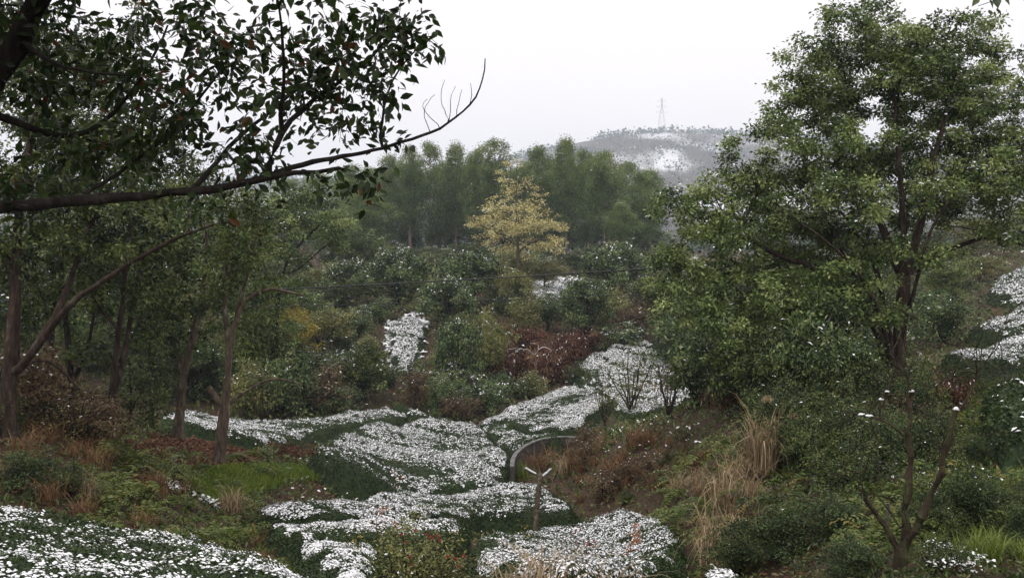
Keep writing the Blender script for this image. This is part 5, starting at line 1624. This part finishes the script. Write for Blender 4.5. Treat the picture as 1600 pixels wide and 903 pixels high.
# ------------------------------------------------------------------ ground cover nobody could count
def view_points(n, D0, D1, g, px=(-80, 1680), power=1.0):
    D = D0 * (D1 / D0) ** (g.random(n) ** power)
    x = ((px[0] + (px[1] - px[0]) * g.random(n)) - 800) / F * D
    z = zt(x, D)
    ok = np.ones(n, bool)
    for pl in BEDS: ok &= ~inpoly(x, D, pl)
    return x[ok], D[ok], z[ok]
def cover(name, n, D0, D1, m, size, seed, mask=None, up=.5, aspect=.5, lift=.02):
    g = np.random.default_rng(seed)
    x, y, z = view_points(n, D0, D1, g)
    if mask is not None:
        k = mask(x, y, g); x, y, z = x[k], y[k], z[k]
    n = len(x)
    s = size * (np.clip(y, 8, 120) / 15) ** .75 * (.6 + .8 * g.random(n))
    ax = rand_unit(n, g); ax[:, 2] = np.abs(ax[:, 2]) * up
    nr = rand_unit(n, g) * .7 + np.array([0, 0, 1.0 - up * .6])
    p = np.stack([x, y, z + s * g.random(n) * lift * 10], 1)
    t = .45 + .9 * (fbm(x, y, 2.5, seed) - .5) + .18 * g.normal(size=n)
    o = leaf_obj(name, leaves(p, nr, ax, s, s * aspect, t), m, None, 'stuff')
    return o
def not_in(*polys):
    def f(x, y, g):
        k = np.ones(len(x), bool)
        for q in polys: k &= ~inpoly(x, y, q)
        return k
    return f
def only_in(*polys):
    def f(x, y, g):
        k = np.zeros(len(x), bool)
        for q in polys: k |= inpoly(x, y, q)
        return k
    return f
cover('undergrowth', 95000, 7, 125, M['cover'], .10, 501, not_in(GRASS, LITTER, *SNOWS), .9, .4, .12)
cover('dead_leaves', 60000, 8, 60, M['litter'], .075, 502, lambda x, y, g: (inpoly(x, y, LITTER) | (fbm(x, y, 3, 77) > .62)) & ~inpoly(x, y, GRASS), .15, .6, .03)
def plan_points(poly, n, g):
    A = np.array(poly); lo, hi = A.min(0), A.max(0)
    x = lo[0] + g.random(n) * (hi[0] - lo[0]); y = lo[1] + g.random(n) * (hi[1] - lo[1])
    k = inpoly(x, y, poly)
    return x[k], y[k]
g = np.random.default_rng(503)
parts = []
for pl, nn in ((GRASS, 40000), (MOSSR, 26000)):
    x, y = plan_points(pl, nn, g)
    n = len(x); p = np.stack([x, y, zt(x, y) - .01], 1)
    ax = g.normal(size=(n, 3)) * .5; ax[:, 2] = 1
    parts.append(leaves(p, rand_unit(n, g), ax, .10 + .12 * g.random(n), .035, .45 + .8 * (fbm(x, y, 1.4, 9) - .5) + .15 * g.normal(size=n)))
leaf_obj('grass', join(parts), M['grass'], None, 'stuff')
x, y = plan_points(LITTER, 30000, g); n = len(x)
leaf_obj('leaf_litter', leaves(np.stack([x, y, zt(x, y) + .02], 1), rand_unit(n, g) * .6 + np.array([0, 0, .8]), rand_unit(n, g), .12 * (.6 + .8 * g.random(n)), .06, g.random(n)), M['litter'], None, 'stuff')
# snow lying in tussocks on the open patches of the slope and in flecks on the near bank
parts = []
for pl, nn in (([(243,752),(275,756),(305,778),(270,772)],260),([(300,775),(345,792),(335,806),(305,792)],420),([(425,838),(500,858),(530,895),(470,880)],500),([(1330,640),(1400,650),(1400,690),(1340,690)],120),([(1440,860),(1520,870),(1560,900),(1450,900)],420),([(1040,470),(1110,465),(1110,500),(1050,505)],300)):
    q = ground_poly(pl); x, y = plan_points(q, nn, g); k = vnoise(x, y, .35, 6) > .5; x, y = x[k], y[k]; n = len(x); d_ = y.mean() if n else 10
    parts.append(leaves(np.stack([x, y, zt(x, y) + .06 + .12 * g.random(n)], 1), rand_unit(n, g) * .5 + np.array([0, 0, 1]), rand_unit(n, g), .0045 * d_ * (.5 + g.random(n)), .003 * d_, np.full(n, .5)))
for pl in SNOWS:
    x, y = plan_points(pl, 5000, g); k = vnoise(x, y, .9, 5) > .42; x, y = x[k], y[k]; n = len(x)
    parts.append(leaves(np.stack([x, y, zt(x, y) + .05 + .3 * g.random(n)], 1), rand_unit(n, g) * .5 + np.array([0, 0, 1]), rand_unit(n, g), .45 * (.5 + g.random(n)), .28, np.full(n, .5)))
x, y, z = view_points(16000, 14, 130, g)
k = (fbm(x, y, 2.2, 91) + .25 * g.random(len(x)) > .74) & (x > -.23 * y); x, y, z = x[k], y[k], z[k]; n = len(x)
sz = .0035 * np.maximum(y, 10) ** .85 * (.5 + g.random(n))
parts.append(leaves(np.stack([x, y, z + .04 + .25 * g.random(n)], 1), rand_unit(n, g) * .6 + np.array([0, 0, 1]), rand_unit(n, g), sz * 1.6, sz, np.full(n, .5)))
leaf_obj('snow', join(parts), M['snow'], None, 'stuff')

# ------------------------------------------------------------------ far wooded hill, terraces and pylon
g = np.random.default_rng(601)
n = 27000
r = np.where(g.random(n) < .2, 190 + 700 * g.random(n), 900 + 1500 * g.random(n))
th = -.62 + 1.24 * g.random(n)
x, y = r * np.sin(th), r * np.cos(th)
k = (fbm(x, y, 110, 61) + .13 * g.normal(size=n)) > np.where(r < 1200, .25, np.where(r > 2080, .34, .39))
# leave the terraced field open
tf = ground_poly([(880,228),(930,222),(960,250),(930,262),(890,255)])
k &= ~inpoly(x, y, tf)
k_ix = np.nonzero(k)[0]
x, y = x[k], y[k]; n = len(x); per = 5
s = (1.3 + 2.0 * g.random(n) ** 2) * np.clip(r[k_ix] / 700, .9, 3.0)
ci = np.repeat(np.arange(n), per)
off = rand_unit(n * per, g) * (g.random(n * per) ** .4)[:, None] * s[ci][:, None]
p = np.stack([x, y, zt(x, y) + s * .8], 1)[ci] + off * np.array([1, 1, 1.1])
sn = g.random(n * per) < .035
leaf_obj('woodland', leaves(p, rand_unit(n * per, g) + np.array([0, 0, .6]), rand_unit(n * per, g), s[ci] * .8, s[ci] * .55, .45 + .2 * g.normal(size=n)[ci], 'quad', sn), [M['wood'], M['snow']], None, 'stuff')
parts = []
for q in range(8):
    yy = 229 + q * 3.6
    pts = np.array([G(a, yy + (a - 880) * .12 + 1.5 * math.sin(a * .08)) for a in np.linspace(878 + q * 3, 945, 40)])
    n = len(pts) * 6
    pp = np.repeat(pts, 6, 0) + g.normal(size=(n, 3)) * np.array([3, 1.8, .6]) + np.array([0, 0, 1.0])
    parts.append(leaves(pp, rand_unit(n, g), rand_unit(n, g), 3.4, 2.4, np.full(n, .3)))
leaf_obj('terrace_hedge', join(parts), M['wood'], None, 'stuff')

yb_ = G(1034, 214)
DP = yb_[1]
hp = P(1034, 154, DP)[2] - yb_[2]
py_root = thing('pylon', 'hazy steel lattice pylon on top of the far hill', 'pylon', yb_)
def bar(a, b, r):
    return np.array([a, b]), r
def bars(name, L, r):
    Vs, Qs = [], []; o = 0
    for a, b in L:
        V, Q = tubes(np.array([a, b], float), [-1, 0], np.array([r, r]), lambda q: 5)
        Vs.append(V); Qs.append(Q + o); o += len(V)
    return obj(name, mesh_np(name, np.concatenate(Vs), np.concatenate(Qs), M['steel']), py_root)
def wdt(z): return max(1.0, 9.5 * (1 - z / hp / .85)) if z < hp * .85 else 1.0
for sx in (-1, 1):
    for sy in (-1, 1):
        zs = np.linspace(0, hp, 9)
        bars('leg', [((sx * wdt(a), sy * wdt(a), a), (sx * wdt(b), sy * wdt(b), b)) for a, b in zip(zs[:-1], zs[1:])], .20)
zs = np.linspace(0, hp * .95, 10)
for sy in (-1, 1):
    L = []
    for a, b in zip(zs[:-1], zs[1:]):
        L += [((-wdt(a), sy * wdt(a), a), (wdt(b), sy * wdt(b), b)), ((wdt(a), sy * wdt(a), a), (-wdt(b), sy * wdt(b), b))]
    bars('brace', L, .10)
for k, z in enumerate((.62, .76, .90)):
    e = hp * (.16 - .02 * k)
    bars('cross_arm', [((-e, 0, hp * z), (e, 0, hp * z)), ((-e, 0, hp * z), (0, 0, hp * (z + .05))), ((e, 0, hp * z), (0, 0, hp * (z + .05)))], .15)

# ------------------------------------------------------------------ labels: which of its kind each one is
LAND = [(808,340,'the yellow tree'),(635,535,'the steep snowy plot'),(825,548,'the bleached dead branch'),(840,700,'the curved wall'),(870,635,'the white crested sloping bed'),
 (985,575,'the upper snowy plot'),(565,565,'the bush with a white snowy top'),(1405,500,'the great camphor trunk'),(1190,690,'the tall pampas tuft'),(1415,780,'the forked near trunk'),
 (1560,555,'the straight terrace hedge'),(1600,625,'the dark terrace hedge'),(842,775,'the cut stump'),(445,515,'the golden yellow tree'),(345,650,'the forked pollarded tree'),
 (283,610,'the straight pale trunk'),(185,580,'the slim two stemmed tree'),(14,590,'the thick reddish trunk'),(362,770,'the bent dry straw tuft'),(440,731,'the blue wrapper'),
 (430,668,'the long level tea bed'),(1002,330,'the last eucalyptus'),(865,458,'the high snow patch'),(640,330,'the first eucalyptus trunks'),(885,548,'the red bracken bank'),(560,262,'the broken bough tip'),
 (230,400,'the long leaning limb'),(1388,812,'the grey stake'),(700,720,'the broad central bed'),(1140,860,'the lowest pampas tuft'),(1590,490,'the upper terrace hedge'),(1120,345,'the lowest camphor bough'),
 (40,740,'the bush at the frame edge'),(240,850,'the corner tea bed'),(1560,790,'the round bush on moss'),(1515,385,'the long camphor limb')]
ORD = ['closest', 'second', 'third', 'fourth', 'fifth', 'sixth', 'seventh', 'eighth', 'ninth', 'tenth', 'eleventh', 'twelfth', 'thirteenth', 'fourteenth', 'fifteenth', 'sixteenth', 'seventeenth', 'eighteenth', 'nineteenth', 'twentieth'] + ['twenty ' + q for q in ('first', 'second', 'third', 'fourth', 'fifth', 'sixth', 'seventh', 'eighth', 'ninth')] + ['thirtieth'] + ['thirty ' + q for q in ('first', 'second', 'third', 'fourth', 'fifth', 'sixth', 'seventh', 'eighth', 'ninth')]
def pixel(p):
    y, z = p[1] * CP - p[2] * SP, p[1] * SP + p[2] * CP
    return 800 + F * p[0] / y, 451.5 - F * z / y
seats = {}
for o in list(S.objects):
    if o.parent is not None or 'group' not in o or o['group'] in ('clipped tea beds under thin snow', 'eucalyptus trees in a row'): continue
    top = 0.5 * max((ch.bound_box[6][2] for ch in o.children), default=0) * o.scale[2]
    a, b = pixel((o.location[0], o.location[1], o.location[2] + top))
    i = min(range(len(LAND)), key=lambda k: math.hypot(LAND[k][0] - a, (LAND[k][1] - b) * 1.2))
    dx, dy = a - LAND[i][0], b - LAND[i][1]
    rel = ('right of' if dx > 0 else 'left of') if abs(dx) > abs(dy) else ('below' if dy > 0 else 'above')
    base = o['label'].split(' packed in ')[0].split(' growing ')[0].split(' on the ')[0].split(' in the ')[0].split(' behind the ')[0].split(' covering ')[0].split(' along ')[0].split(' seen ')[0]
    seats.setdefault((base, rel, i), []).append((math.hypot(dx, dy), o))
for (base, rel, i), L in seats.items():
    L.sort(key=lambda q: q[0])
    for k, (d, o) in enumerate(L):
        o['label'] = (('' if len(L) == 1 else ORD[min(k, len(ORD) - 1)] + ' ') + base + ' ' + rel + ' ' + LAND[i][2])

# ------------------------------------------------------------------ winter air
def haze():
    m, N, L = mat('haze')
    v = N.new('ShaderNodeVolumePrincipled')
    v.inputs['Color'].default_value = (0.80, 0.90, 1.0, 1)
    v.inputs['Density'].default_value = 0.00034
    v.inputs['Anisotropy'].default_value = 0.1
    out = N.new('ShaderNodeOutputMaterial')
    L.new(v.outputs[0], out.inputs['Volume'])
    lo = 1e9; hi = -1e9
    for o in S.objects:
        if o.type == 'MESH' and o.name in ('ground', 'hill'):
            z = np.empty(len(o.data.vertices) * 3, np.float32); o.data.vertices.foreach_get('co', z)
            lo = min(lo, z[2::3].min()); hi = max(hi, z[2::3].max())
    a = 2980.0
    z0, z1 = float(lo) - 1, float(hi) + 45
    V = np.array([(x, y, z) for z in (z0, z1) for x, y in ((-a, -a), (a, -a), (a, a), (-a, a))])
    Q = np.array([(3, 2, 1, 0), (4, 5, 6, 7), (0, 1, 5, 4), (1, 2, 6, 5), (2, 3, 7, 6), (3, 0, 4, 7)])
    tag(obj('haze', mesh_np('haze', V, Q, m)), kind='stuff')
    print('HAZE z', z0, z1)
haze()
print('TRIS', sum(len(m.loops) - 2 * len(m.polygons) for m in bpy.data.meshes), 'OBJS', len(S.objects))
for k, v in PROTO.items():                    # a kind that found no place is taken away
    if not v[2]:
        for ch in list(v[0].children): bpy.data.objects.remove(ch)
        bpy.data.objects.remove(v[0])
